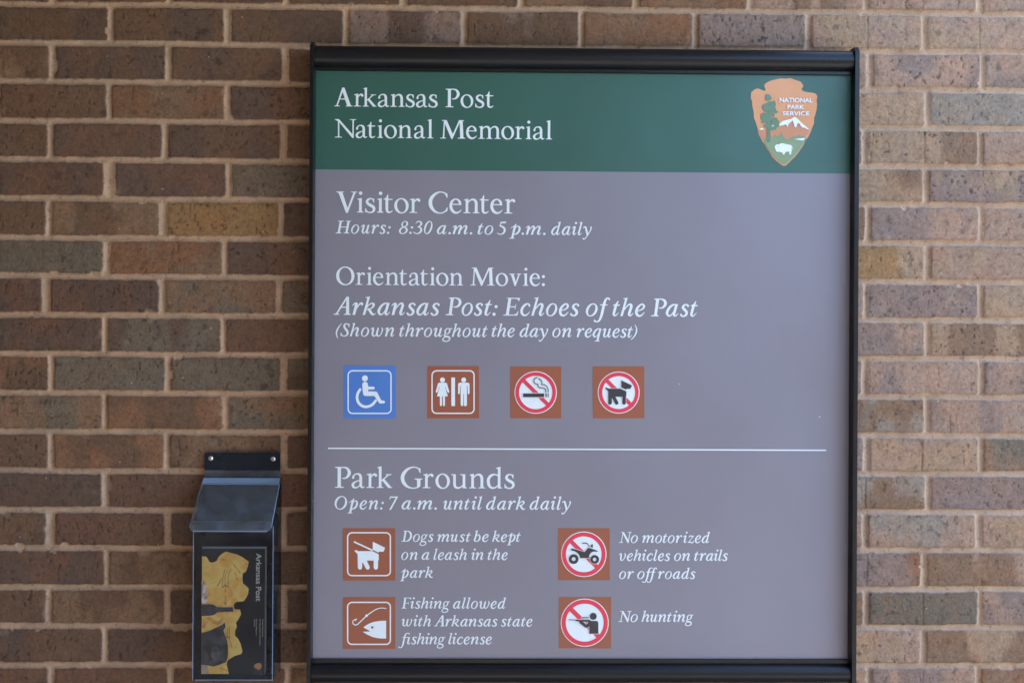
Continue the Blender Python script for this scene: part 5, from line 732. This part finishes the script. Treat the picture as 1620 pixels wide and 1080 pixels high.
bm = bmesh.new(); box(bm, SIDE_X - 0.2, SIDE_X, SIDE_Y, 0.3, 0.002, SHADE_ROOF[4] - 0.002)
mb = bpy.data.materials.new("added_left_wall_brick"); mb.use_nodes = True
_n = mb.node_tree.nodes; _l = mb.node_tree.links
_t = _n.new("ShaderNodeTexCoord"); _s = _n.new("ShaderNodeSeparateXYZ"); _c = _n.new("ShaderNodeCombineXYZ"); _b = _n.new("ShaderNodeTexBrick")
_l.new(_t.outputs["Object"], _s.inputs[0]); _l.new(_s.outputs["Y"], _c.inputs["X"]); _l.new(_s.outputs["Z"], _c.inputs["Y"]); _l.new(_c.outputs[0], _b.inputs["Vector"])
_b.inputs["Scale"].default_value = 1.0; _b.inputs["Brick Width"].default_value = 0.2032; _b.inputs["Row Height"].default_value = 0.0677; _b.inputs["Mortar Size"].default_value = 0.005
_b.inputs["Color1"].default_value = (0.14, 0.085, 0.055, 1); _b.inputs["Color2"].default_value = (0.11, 0.075, 0.05, 1); _b.inputs["Mortar"].default_value = (0.38, 0.30, 0.23, 1)
_l.new(_b.outputs["Color"], _n["Principled BSDF"].inputs["Base Color"]); _n["Principled BSDF"].inputs["Roughness"].default_value = 0.85
bm2 = bmesh.new(); box(bm2, SIDE_X - 0.2, OPP_X, SIDE_Y - 0.2, SIDE_Y, 0.002, OPP_H)
mo = mb.copy(); mo.name = "added_opposite_wall_brick"
for l_ in list(mo.node_tree.links):
    if l_.from_socket.name == 'Y' and l_.from_node.type == 'SEPXYZ':
        mo.node_tree.links.new(l_.from_node.outputs['X'], l_.to_socket)
tag(bm_obj("added_opposite_wall", bm2, mo), "unseen brown brick wall added opposite the sign to block sky light", "wall")
tag(bm_obj("added_left_wall", bm, mb), "unseen brown brick wall added at left to darken that side", "wall")

# ------------------------------------------------------------------ brick wall: one mesh, real joints, chips and pits
PITCH, LEN, Z0 = 0.067733, 0.2032, 2.08
def axis_pts(a, b, core0, core1, fine, coarse):
    pts = list(np.arange(core0, core1, fine))
    left = []; x = core0; st = fine
    while x > a:
        st = min(st * 1.12, coarse); x -= st; left.append(x)
    right = []; x = pts[-1]; st = fine
    while x < b:
        st = min(st * 1.12, coarse); x += st; right.append(x)
    return np.array(left[::-1] + pts + right)
gx = axis_pts(SIDE_X + 0.01, 3.2, -0.26, 1.62, FINE, 0.006)
gz = axis_pts(0.0, SHADE_ROOF[4] - 0.002, 0.93, 2.21, FINE, 0.006)
gz = np.clip(gz, -0.1, SHADE_ROOF[4] - 0.003)
X, Z = np.meshgrid(gx, gz)
rng = np.random.RandomState(11)

def vnoise(x, z, sx, sz, seed):
    r = np.random.RandomState(seed).rand(512, 512).astype('f')
    u = x / sx + 71.3; v = z / sz + 37.9
    i = np.floor(u).astype(int); j = np.floor(v).astype(int)
    fu = u - i; fv = v - j
    fu = fu * fu * (3 - 2 * fu); fv = fv * fv * (3 - 2 * fv)
    i &= 511; j &= 511; i1 = (i + 1) & 511; j1 = (j + 1) & 511
    return (r[j, i] * (1 - fu) + r[j, i1] * fu) * (1 - fv) + (r[j1, i] * (1 - fu) + r[j1, i1] * fu) * fv
def fbm(x, z, s, seed, octv=4, ax=1.0):
    t = 0; a = 1; tot = 0
    for k in range(octv):
        t = t + a * vnoise(x, z, s * ax / 2 ** k, s / 2 ** k, seed + k); tot += a; a *= 0.55
    return t / tot
def sstep(a, b, v):
    t = np.clip((v - a) / (b - a), 0, 1)
    return t * t * (3 - 2 * t)

zr = (Z0 - Z + 0.0014 * (fbm(X, Z * 0 + np.round((Z0 - Z) / PITCH) * 3.1, 0.12, 5, 2) - 0.5) * 2) / PITCH
course = np.floor(zr).astype(int) + 1
dzt = (zr - (course - 1)) * PITCH
dzb = (course - zr) * PITCH
cmin, cmax = course.min(), course.max()
dx = np.zeros_like(X); brick = np.zeros(X.shape, int); pos = np.zeros_like(X); jointw = np.zeros_like(X)
types = {}
for c in range(cmin, cmax + 1):
    ph = 0.0 if c % 2 == 0 else -LEN / 2
    ks = np.arange(-10, 20)
    jx = ph + LEN * ks + rng.uniform(-0.002, 0.002, len(ks))
    for mx_ in JOINTS.get(c, []):
        k = int(round((mx_ - ph) / LEN)); jx[k + 10] = mx_
    hw = rng.uniform(0.0048, 0.0066, len(ks))
    if c == 4: hw[10] = 0.0105
    if c in (3, 5, 7, 9, 13): hw[9 + (c % 3)] = 0.0078
    msk = course == c
    xs = X[msk] + 0.0010 * (fbm(X[msk] * 0 + c, Z[msk], 0.03, 17 + (c % 7), 2) - 0.5) * 2
    idx = np.searchsorted(jx, xs) - 1
    idx = np.clip(idx, 0, len(jx) - 2)
    dl = xs - jx[idx] - hw[idx]; dr = jx[idx + 1] - xs - hw[idx + 1]
    dx[msk] = np.minimum(dl, dr)
    pos[msk] = (xs - jx[idx]) / (jx[idx + 1] - jx[idx])
    brick[msk] = (c - cmin) * 40 + idx
    jointw[msk] = np.where(dl < dr, hw[idx], hw[idx + 1])
HB = 0.0052
dz = np.minimum(dzt, dzb) - HB
r_c = 0.004
a, b = dx, dz
corner = (a < r_c) & (b < r_c)
d = np.where(corner, r_c - np.hypot(np.maximum(r_c - a, 0), np.maximum(r_c - b, 0)), np.minimum(a, b))
n_edge = fbm(X, Z, 0.009, 101, 3) - 0.5
n_big = fbm(X, Z, 0.05, 131, 2) - 0.5
left_rough = 1.0
d = d + n_edge * 0.0030 + n_big * 0.0016
# a few knocked-off corners and edge chips
chip = sstep(0.80, 0.90, fbm(X, Z, 0.03, 151, 2))
d = d - chip * 0.004
mask = sstep(-0.0009, 0.0011, d)

# per-brick randomness
nb = brick.max() + 1
rb = rng.rand(nb, 8)
B_ = lambda i: rb[brick, i]
u_b = B_(0)
PAL = {  # paler right-hand tones: brick's own colour plus some brighter light put in
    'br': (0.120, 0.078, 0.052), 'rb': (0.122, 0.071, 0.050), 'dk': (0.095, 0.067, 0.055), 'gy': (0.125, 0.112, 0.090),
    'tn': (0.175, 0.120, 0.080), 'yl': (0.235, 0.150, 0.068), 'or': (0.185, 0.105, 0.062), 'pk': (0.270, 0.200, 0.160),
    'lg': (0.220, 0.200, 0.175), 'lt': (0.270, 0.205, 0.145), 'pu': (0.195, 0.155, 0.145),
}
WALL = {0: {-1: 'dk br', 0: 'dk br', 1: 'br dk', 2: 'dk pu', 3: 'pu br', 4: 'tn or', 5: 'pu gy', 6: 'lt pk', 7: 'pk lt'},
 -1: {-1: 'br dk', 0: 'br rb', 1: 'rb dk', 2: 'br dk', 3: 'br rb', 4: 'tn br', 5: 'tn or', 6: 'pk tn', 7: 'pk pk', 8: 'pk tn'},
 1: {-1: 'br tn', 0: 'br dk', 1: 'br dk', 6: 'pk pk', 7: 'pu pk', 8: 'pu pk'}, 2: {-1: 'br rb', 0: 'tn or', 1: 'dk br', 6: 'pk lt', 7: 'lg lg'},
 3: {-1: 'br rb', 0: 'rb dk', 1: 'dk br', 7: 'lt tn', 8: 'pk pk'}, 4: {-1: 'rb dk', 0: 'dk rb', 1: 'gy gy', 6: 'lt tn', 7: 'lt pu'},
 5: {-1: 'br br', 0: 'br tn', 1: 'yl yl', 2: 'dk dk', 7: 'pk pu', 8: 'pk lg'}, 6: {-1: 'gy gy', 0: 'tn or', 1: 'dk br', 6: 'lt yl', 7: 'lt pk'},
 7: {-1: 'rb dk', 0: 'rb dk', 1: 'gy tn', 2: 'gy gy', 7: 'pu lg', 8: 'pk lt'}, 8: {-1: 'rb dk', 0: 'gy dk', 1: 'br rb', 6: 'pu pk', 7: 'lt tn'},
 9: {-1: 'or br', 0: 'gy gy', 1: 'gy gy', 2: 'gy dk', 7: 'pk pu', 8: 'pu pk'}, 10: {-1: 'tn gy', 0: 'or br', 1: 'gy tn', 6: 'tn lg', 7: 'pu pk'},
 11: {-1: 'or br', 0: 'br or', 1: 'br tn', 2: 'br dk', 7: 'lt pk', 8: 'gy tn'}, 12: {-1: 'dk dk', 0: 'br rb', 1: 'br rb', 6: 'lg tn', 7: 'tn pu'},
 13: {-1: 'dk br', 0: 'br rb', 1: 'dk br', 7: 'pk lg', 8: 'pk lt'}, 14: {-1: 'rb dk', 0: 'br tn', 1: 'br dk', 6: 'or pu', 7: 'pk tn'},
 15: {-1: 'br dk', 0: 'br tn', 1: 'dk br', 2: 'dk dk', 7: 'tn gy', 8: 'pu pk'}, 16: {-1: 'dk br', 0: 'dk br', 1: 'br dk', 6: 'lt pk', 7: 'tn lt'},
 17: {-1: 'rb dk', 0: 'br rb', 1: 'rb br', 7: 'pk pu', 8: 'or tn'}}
colA = np.zeros((nb, 3)); colB = np.zeros((nb, 3)); spk = np.zeros(nb)
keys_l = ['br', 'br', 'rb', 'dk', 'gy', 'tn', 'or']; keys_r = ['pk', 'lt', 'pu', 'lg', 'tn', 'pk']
for c in range(cmin, cmax + 1):
    for i in range(30):
        k = i - 10; bi = (c - cmin) * 40 + i
        if bi >= nb: continue
        w = WALL.get(c, {}).get(k)
        if w: ka, kb = w.split()
        else:
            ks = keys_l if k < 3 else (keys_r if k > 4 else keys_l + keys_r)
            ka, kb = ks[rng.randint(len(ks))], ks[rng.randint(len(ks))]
        g = rng.uniform(0.93, 1.07)
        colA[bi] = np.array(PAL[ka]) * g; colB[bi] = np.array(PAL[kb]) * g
        spk[bi] = 1.0 if 'gy' in (ka, kb) or 'lg' in (ka, kb) else rng.uniform(0.15, 0.7)
band = fbm(X + B_(1) * 5, Z, 0.05, 211, 3, ax=1.0)
mixf = sstep(0.42, 0.60, fbm(X + B_(1) * 5, Z * 0.5 + B_(2) * 3, 0.06, 231, 3))[..., None]
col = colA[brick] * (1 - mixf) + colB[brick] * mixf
col = col * (1 + (fbm(X, Z, 0.012, 251, 3) - 0.5)[..., None] * 0.35 + (fbm(X, Z, 0.0035, 261, 2) - 0.5)[..., None] * 0.55)
warm = (fbm(X + B_(3) * 7, Z, 0.04, 271, 3) - 0.5)[..., None]
col = col * (1 + warm * np.array([0.22, -0.02, -0.22]))
# dark flashed patches and iron spots, white specks
spots = sstep(0.68, 0.78, fbm(X, Z * 0.75, 0.0085, 281, 3)) * spk[brick]
spots = np.maximum(spots, sstep(0.72, 0.84, fbm(X, Z, 0.022, 291, 3)) * 0.8 * (B_(4) > 0.55))
pits = sstep(0.73, 0.81, fbm(X, Z * 0.75, 0.0045, 301, 2)) * (0.45 + 0.55 * B_(5))
col = col * (1 - 0.52 * spots[..., None]) 
col = col * (1 - 0.60 * pits[..., None])
edge_dark = 1 - 0.16 * np.exp(-np.maximum(d, 0) / 0.003)
col = col * edge_dark[..., None]
speck = (vnoise(X, Z, 0.0032, 0.0032, 311) > 0.996) & (vnoise(X, Z, 0.08, 0.08, 313) > 0.5)
col = np.where(speck[..., None], np.array([0.55, 0.50, 0.44]), col)
# mortar smears on some brick faces near joints
smear = sstep(0.74, 0.86, fbm(X, Z, 0.035, 321, 3)) * np.exp(-np.maximum(d, 0) / 0.007)
mort = np.array([0.360, 0.245, 0.162]) * (1 + (fbm(X, Z, 0.02, 331, 4) - 0.5) * 0.5)[..., None]
mort = mort * (1 + (fbm(X, Z, 0.25, 341, 2) - 0.5)[..., None] * np.array([0.05, -0.08, -0.25]))
mort = mort * (1 - 0.35 * sstep(0.74, 0.82, fbm(X, Z, 0.005, 351, 2)))[..., None]
mm = np.clip(mask * (1 - 0.55 * smear), 0, 1)[..., None]
col = (col * 0.9 + 0.1 * np.array([0.17, 0.125, 0.095])) * np.array([0.98, 0.82, 0.68])
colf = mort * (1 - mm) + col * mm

# height towards the viewer (-Y is out of the wall)
t_in = np.clip(-d / np.where(a < b, jointw, HB), 0, 1)      # 0 at the brick arris, 1 in the middle of the joint
hm = -(0.0016 + 0.0036 * np.sin(t_in * math.pi / 2)) + (fbm(X, Z, 0.008, 361, 3) - 0.5) * 0.0010
hb = (B_(6) - 0.5) * 0.0022 + (X - 0.0) * 0 + (pos - 0.5) * (B_(7) - 0.5) * 0.0022
hb = hb + (fbm(X, Z, 0.02, 371, 3) - 0.5) * 0.0012 + (fbm(X, Z, 0.004, 381, 2, ax=0.7) - 0.5) * 0.0007
hb = hb - pits * 0.0012 - np.exp(-np.maximum(d, 0) / 0.0016) * 0.0012
# vertical wire-cut drag lines
drag = sstep(0.90, 0.97, vnoise(X, Z, 0.005, 0.022, 391)) * (B_(2) > 0.45)
hb = hb - drag * 0.0007
colf = colf * (1 - 0.25 * drag * mask)[..., None]
groove = np.exp(-(((pos - 0.5 + (B_(1) - 0.5) * 0.04) * LEN + 0.0012 * (vnoise(X, Z, 0.02, 0.02, 401) - 0.5)) / 0.0012) ** 2) * (B_(2) > 0.68) * sstep(0.7, 1.2, X) * mask
hb = hb - groove * 0.0012
colf = colf * (1 - 0.30 * groove)[..., None]
H = hm * (1 - mask) + hb * mask
Yw = -H
nz, nx = X.shape
co = np.stack([X, Yw, Z], -1).reshape(-1, 3).astype('f')
ii = np.arange(nz * nx).reshape(nz, nx)
q = np.stack([ii[:-1, :-1], ii[:-1, 1:], ii[1:, 1:], ii[1:, :-1]], -1).reshape(-1, 4).astype('i')
me = bpy.data.meshes.new("brick_wall")
me.vertices.add(len(co)); me.vertices.foreach_set("co", co.ravel())
me.loops.add(q.size); me.loops.foreach_set("vertex_index", q.ravel())
me.polygons.add(len(q)); me.polygons.foreach_set("loop_start", np.arange(0, q.size, 4, dtype='i'))
me.polygons.foreach_set("loop_total", np.full(len(q), 4, 'i'))
me.update(calc_edges=True)
me.polygons.foreach_set("use_smooth", np.ones(len(q), bool))
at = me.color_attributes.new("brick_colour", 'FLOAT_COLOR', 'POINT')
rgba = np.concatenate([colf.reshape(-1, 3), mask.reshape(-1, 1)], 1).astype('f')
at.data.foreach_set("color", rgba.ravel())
mw = bpy.data.materials.new("brick_and_mortar"); mw.use_nodes = True
nt = mw.node_tree; bs = nt.nodes["Principled BSDF"]
va = nt.nodes.new("ShaderNodeVertexColor"); va.layer_name = "brick_colour"
tc = nt.nodes.new("ShaderNodeTexCoord")
n1 = nt.nodes.new("ShaderNodeTexNoise"); n1.inputs["Scale"].default_value = 420; n1.inputs["Detail"].default_value = 6; n1.inputs["Roughness"].default_value = 0.8
mp = nt.nodes.new("ShaderNodeMapping"); mp.inputs["Scale"].default_value = (1, 1, 0.6)
nt.links.new(tc.outputs["Object"], mp.inputs[0]); nt.links.new(mp.outputs[0], n1.inputs["Vector"])
mr = nt.nodes.new("ShaderNodeMapRange"); mr.inputs["From Min"].default_value = 0.25; mr.inputs["From Max"].default_value = 0.75
mr.inputs["To Min"].default_value = 0.66; mr.inputs["To Max"].default_value = 1.34
nt.links.new(n1.outputs["Fac"], mr.inputs["Value"])
vm = nt.nodes.new("ShaderNodeVectorMath"); vm.operation = 'SCALE'
nt.links.new(va.outputs["Color"], vm.inputs[0]); nt.links.new(mr.outputs[0], vm.inputs["Scale"])
nt.links.new(vm.outputs[0], bs.inputs["Base Color"])
bs.inputs["Roughness"].default_value = 0.82
bs.inputs["Specular IOR Level"].default_value = 0.35
n2 = nt.nodes.new("ShaderNodeTexNoise"); n2.inputs["Scale"].default_value = 500; n2.inputs["Detail"].default_value = 6
nt.links.new(tc.outputs["Object"], n2.inputs["Vector"])
bp = nt.nodes.new("ShaderNodeBump"); bp.inputs["Strength"].default_value = 0.5; bp.inputs["Distance"].default_value = 0.0008
nt.links.new(n2.outputs["Fac"], bp.inputs["Height"]); nt.links.new(bp.outputs[0], bs.inputs["Normal"])
wall = link("brick_wall", me, mw)
tag(wall, "running bond wall of mixed brown, grey and tan bricks with buff mortar behind the sign", "wall")

# ------------------------------------------------------------------ information sign
PX0, PX1, PZ0, PZ1, PZH, PY = 0.3584, 1.2816, 1.0188, 2.0285, 1.8578, -0.036
sign = empty("information_sign", (0.82, -0.02, 0.978), "large black framed visitor information sign with green header mounted on the brick wall", "sign")
ZB, ZT = 0.9790, 2.0690
def half_round(zc, half, y_back, y_front, lip_z, lip_y):
    pts = [(y_back, zc - half), (y_back, zc + half)]
    arc = [(lip_y - (lip_y - y_front) * math.cos(t) if False else lip_y + (y_front - lip_y) * math.cos(t), zc + half * math.sin(t)) for t in np.linspace(math.pi / 2, -math.pi / 2, 25)]
    return pts + arc
# top rail: small flat lip against the panel, then a rounded bar
bm = bmesh.new()
prism(bm, half_round(2.0505, 0.0180, -0.012, -0.056, 0, -0.040), 'X', 0.3588, 1.2816)
box(bm, 0.3588, 1.2816, -0.0415, -0.012, 2.0275, 2.0324)
rail = bm_obj("top_rail", bm, M['frame'], sign, smooth=False)
bm = bmesh.new()
prism(bm, half_round(0.9960, 0.0165, -0.012, -0.056, 0, -0.040), 'X', 0.3588, 1.2816)
box(bm, 0.3588, 1.2816, -0.0415, -0.012, 1.0126, 1.0190)
rail2 = bm_obj("bottom_rail", bm, M['frame'], sign, smooth=False)
for o in (rail, rail2):
    for p in o.data.polygons: p.use_smooth = len(p.vertices) == 4 and abs(p.normal.x) < 0.5 and p.normal.y < -0.02
    o.data.set_sharp_from_angle(angle=math.radians(35)) if hasattr(o.data, 'set_sharp_from_angle') else None
for x0, x1 in ((0.3522, 0.3586), (1.2818, 1.2890)):
    bm = bmesh.new()
    prism(bm, [(-0.004, ZB - 0.002), (-0.004, ZT + 0.0035), (-0.050, ZT + 0.0035), (-0.0585, ZT - 0.004), (-0.0595, ZT - 0.012),
               (-0.0595, ZB + 0.012), (-0.0585, ZB + 0.004), (-0.050, ZB - 0.002)], 'X', x0, x1)
    rail_s = bm_obj("side_rail", bm, M['frame'], sign, bevel=0.0016, seg=2)
bm = bmesh.new(); box(bm, 0.3590, 1.2814, -0.0122, -0.003, 0.985, 2.062)
bm_obj("back_pan", bm, M['frame'], sign)

bm = bmesh.new(); box(bm, PX0 + 0.0004, PX1, PY, -0.0125, PZ0 + 0.0004, PZH)
panel = bm_obj("graphic_panel", bm, M['body'], sign)
bm = bmesh.new(); box(bm, PX0 + 0.0004, PX1, PY, -0.0125, PZH + 0.00002, PZ1 - 0.0012)
header = bm_obj("header_band", bm, M['green'], sign)

lines = {}
for name, f, sc, sx, x0, z0, gl in WORDS:
    lines.setdefault(name, []).append((f, sc, sx, x0, z0, gl))
for name, ws in lines.items():
    loops = []
    for f, sc, sx, x0, z0, gl in ws:
        bold = 1.5 if f == 'IB' else 0.0
        for c, xo in gl:
            for l in GLYPHS[f[0]][c]:
                pts = [(l[i], l[i + 1]) for i in range(0, len(l), 2)]
                loops.append([(x0 + (px + xo) * sx * sc * 1e-6, z0 + py * sc * 1e-6) for px, py in pts])
    me = flat_mesh(loops, PY - 0.0004)
    link(name, me, M['white'], header if name in ('place_name_line', 'memorial_line') else panel)
bm = bmesh.new(); box(bm, 0.3830, 1.2424, PY - 0.0004, PY - 0.0001, 1.3785, 1.3807)
bm_obj("divider_line", bm, M['white'], panel)

def mark_mesh(layers, xo, zo, y, keys):
    parts = []; 
    for n, (c, ls) in enumerate(layers):
        loops = [[(xo + l[i] / 20000.0, zo + l[i + 1] / 20000.0) for i in range(0, len(l), 2)] for l in ls]
        parts.append((flat_mesh(loops, y - 0.00035 * (n + 1)), keys.index(c)))
    return merged(parts)
for name, layers in MARKS.items():
    if name in ('_emtext', 'brochure_cover'): continue
    keys = sorted({c for c, _ in layers})
    me = mark_mesh(layers, 0.358, 1.0188, PY, keys)
    if name == 'arrowhead_emblem':
        parts = [(me, 0)]
        bmx = bmesh.new(); bmx.from_mesh(me)
        ids = [f.material_index for f in bmx.faces]
        extra = [text_mesh(t, x0, x1, z, h, PY - 0.0022, off=0.022) for t, x0, z, x1, h in MARKS['_emtext']]
        for e in extra:
            n0 = len(bmx.faces); bmx.from_mesh(e); bmx.faces.ensure_lookup_table()
            for f in bmx.faces[n0:]: f.material_index = keys.index('white')
        me = bpy.data.meshes.new(name); bmx.to_mesh(me); bmx.free()
        link(name, me, [M[k] for k in keys], header)
    else:
        link(name, me, [M[k] for k in keys], panel)
# two pale flecks stuck to the panel
for fx, fz, r in ((1.2306, 1.4375, 0.0009), (0.987, 1.4925, 0.0007)):
    bm = bmesh.new()
    cylinder(bm, (fx, PY - 0.0002, fz), (0, -1, 0), r, 0.0004, 7)
    bm_obj("fleck", bm, M['white'], panel)

# ------------------------------------------------------------------ brochure holder
hold = empty("brochure_holder", (0.230, -0.03, 0.988), "clear lidded wall brochure holder with black back left of the sign", "brochure holder")
HX0, HX1, HY, HZ0 = 0.1637, 0.2985, -0.0700, 0.9925
def rounded(x0, x1, z0, z1, r, which="tltr"):
    pts = []
    for tagc, cx, cz, a0 in (("br", x1, z0, -90), ("tr", x1, z1, 0), ("tl", x0, z1, 90), ("bl", x0, z0, 180)):
        if tagc in which:
            ox = cx - r if 'r' in tagc[1] else cx + r
            oz = cz - r if 't' in tagc[0] else cz + r
            for a_ in range(0, 91, 15):
                t = math.radians(a0 + a_); pts.append((ox + r * math.cos(t), oz + r * math.sin(t)))
        else: pts.append((cx, cz))
    return pts
bm = bmesh.new(); prism(bm, rounded(0.1645, 0.2955, HZ0 - 0.004, 1.3690, 0.004), 'Y', -0.0090, -0.0060)
bm_obj("back_plate", bm, M['plastic'], hold)
SIDE = [(HY, HZ0), (HY, 1.2570), (-0.0300, 1.3010), (-0.0092, 1.3150), (-0.0092, HZ0)]
bm = bmesh.new(); prism(bm, SIDE, 'X', HX0, HX0 + 0.0025)
bm_obj("side_panel", bm, M['acrylic_smoke'], hold)
bm = bmesh.new(); prism(bm, SIDE, 'X', HX1 - 0.0025, HX1)
bm_obj("side_panel", bm, M['acrylic_smoke'], hold)
bm = bmesh.new(); box(bm, HX0 + 0.0026, HX1 - 0.0026, HY + 0.0006, -0.0092, HZ0, HZ0 + 0.003)
bm_obj("floor_panel", bm, M['plastic'], hold)
bm = bmesh.new(); prism(bm, [(HX0, HZ0), (HX1, HZ0), (HX1, 1.2545), (HX0, 1.2545)], 'Y', HY - 0.0025, HY - 0.0002)
fp = bm_obj("front_pane", bm, M['acrylic_front'], hold)
# bright sawn edges of the acrylic pane
bm = bmesh.new()
box(bm, HX0 - 0.0004, HX0 + 0.0006, HY - 0.0034, HY - 0.0026, HZ0, 1.2520)
box(bm, HX1 - 0.0016, HX1 - 0.0006, HY - 0.0034, HY - 0.0026, HZ0, 1.2520)
box(bm, HX0 + 0.004, HX1 - 0.002, HY - 0.0034, HY - 0.0026, HZ0 + 0.0005, HZ0 + 0.0016)
bm_obj("pane_edges", bm, M['acrylic_edge'], fp)
# inner lip standing above the brochure
bm = bmesh.new(); prism(bm, rounded(0.1765, 0.2835, 1.2128, 1.2162, 0.001), 'Y', -0.0660, -0.0640)
bm_obj("inner_lip", bm, M['acrylic_edge'], hold)
# hinge strip
bm = bmesh.new()
box(bm, 0.1655, 0.2965, -0.0125, -0.0093, 1.3215, 1.3385)
hs = bm_obj("hinge_strip", bm, M['acrylic'], hold)
bm = bmesh.new()
cylinder(bm, (0.1655, -0.0155, 1.3235), (1, 0, 0), 0.0022, 0.131, 12)
bm_obj("hinge_pin", bm, M['acrylic_edge'], hs, smooth=True)
# lid: top flange, sloping sheet, short turned-down nose
ang = []
def lid_sheet(poly, thick=0.0028):
    """poly: (y, z) polyline; returns closed profile"""
    out = []
    n = len(poly); nrm = []
    for i in range(n):
        p0 = Vector(poly[max(i - 1, 0)]); p1 = Vector(poly[min(i + 1, n - 1)])
        t = (p1 - p0).normalized(); nrm.append(Vector((t.y, -t.x)))
    return [tuple(Vector(p)) for p in poly] + [tuple(Vector(poly[i]) + nrm[i] * -thick) for i in range(n - 1, -1, -1)]
def sloped(bm, y0, z0, y1, z1, xa0, xa1, xb0, xb1, th, corner=0.0):
    """sloping sheet from top edge (y0,z0) to bottom edge (y1,z1), bottom corners rounded"""
    dv = Vector((0, y1 - y0, z1 - z0)); L = dv.length; dv.normalize()
    nv = Vector((0, dv.z, -dv.y)); 
    if nv.y > 0: nv = -nv
    pts2 = [(xa0, 0), (xa1, 0)]
    if corner:
        pts2 += [(xb1 - corner + corner * math.sin(t), L - corner + corner * math.cos(t)) for t in np.linspace(math.pi / 2, 0, 6)]
        pts2 += [(xb0 + corner - corner * math.sin(t), L - corner + corner * math.cos(t)) for t in np.linspace(0, math.pi / 2, 6)]
    else: pts2 += [(xb1, L), (xb0, L)]
    base = Vector((0, y0, z0))
    A = [bm.verts.new(base + dv * s + Vector((x, 0, 0)) + nv * th) for x, s in pts2]
    Bv = [bm.verts.new(base + dv * s + Vector((x, 0, 0))) for x, s in pts2]
    n = len(A)
    for i in range(n): bm.faces.new((A[i], A[(i + 1) % n], Bv[(i + 1) % n], Bv[i]))
    bm.faces.new(A[::-1]); bm.faces.new(Bv)
bm = bmesh.new()
sloped(bm, -0.0180, 1.3245, -0.0260, 1.3165, 0.1660, 0.2975, 0.1655, 0.2980, 0.0022)
bm_obj("lid_flange", bm, M['acrylic_edge'], hs)
bm = bmesh.new()
sloped(bm, -0.0262, 1.3160, -0.0870, 1.2465, 0.1652, 0.2985, 0.1605, 0.2965, 0.0026, corner=0.006)
lid = bm_obj("lid", bm, M['acrylic'], hold)
bm = bmesh.new()
sloped(bm, -0.0765, 1.2600, -0.0895, 1.2468, 0.1625, 0.2950, 0.1618, 0.2950, 0.0014, corner=0.005)
bm_obj("lid_lip", bm, M['acrylic'], lid)
bm = bmesh.new()
# bright polished edges of the lid
for xa, xb in ((0.1650, 0.1604), (0.2985, 0.2966)):
    dv = Vector((xb - xa, -0.0560, -0.0640))
    cylinder(bm, (xa, -0.0285, 1.3160), dv, 0.0007, dv.length, 8)
cylinder(bm, (0.1655, -0.0288, 1.3165), (1, 0, 0), 0.0008, 0.1325, 8)
cylinder(bm, (0.1665, -0.0885, 1.2462), (1, 0, 0), 0.0012, 0.1245, 8)
bm_obj("lid_edges", bm, M['acrylic_edge'], lid)
for sx_, sz_ in ((0.1757, 1.3588), (0.2838, 1.3580)):
    bm = bmesh.new()
    cylinder(bm, (sx_, -0.0090, sz_), (0, -1, 0), 0.0042, 0.0012, 20)
    cylinder(bm, (sx_, -0.0102, sz_), (0, -1, 0), 0.0036, 0.0010, 20, 0.0020)
    bm_obj("screw", bm, M['steel'], hold, smooth=False)

# ------------------------------------------------------------------ brochure standing in the holder
BX0, BZ0, BX1, BZ1, BY = 0.1745, 0.9975, 0.2812, 1.2125, -0.0600
bro = empty("brochure", (0.228, BY, BZ0), "dark folded paper brochure with yellow map picture inside the clear holder", "brochure")
bm = bmesh.new(); box(bm, BX0, BX1, BY, BY + 0.014, BZ0, BZ1)
bm_obj("pages", bm, M['paper'], bro)
bm = bmesh.new(); box(bm, BX0 - 0.0002, BX1 + 0.0002, BY - 0.0006, BY - 0.0001, BZ0 - 0.0001, BZ1 + 0.0002)
cov = bm_obj("cover", bm, M['cover'], bro)
layers = MARKS['brochure_cover']
kmap = {'glass': 'glassprint'}
keys = sorted({c for c, _ in layers})
me = mark_mesh(layers, 0.17476, 0.99892, BY - 0.0006, keys)
link("cover_picture", me, [M[kmap.get(k, k)] for k in keys], cov)
tt = text_mesh("Arkansas Post", 1.2040, 1.1230, 0.2665, 0.0092, BY - 0.0010, off=0.012, rot90=True)
link("cover_title", tt, M['white'], cov)
small = []
for t, z0_, z1_, xb in (("National Park Service", 1.0930, 1.0625, 0.2772), ("U.S. Department of the Interior", 1.0930, 1.0478, 0.2727),
                        ("National Memorial", 1.0930, 1.0658, 0.2665), ("Arkansas", 1.0930, 1.0800, 0.2632)):
    small.append((text_mesh(t, z0_, z1_, xb, 0.0021, BY - 0.0010, rot90=True), 0))
link("cover_small_print", merged(small), M['white'], cov)
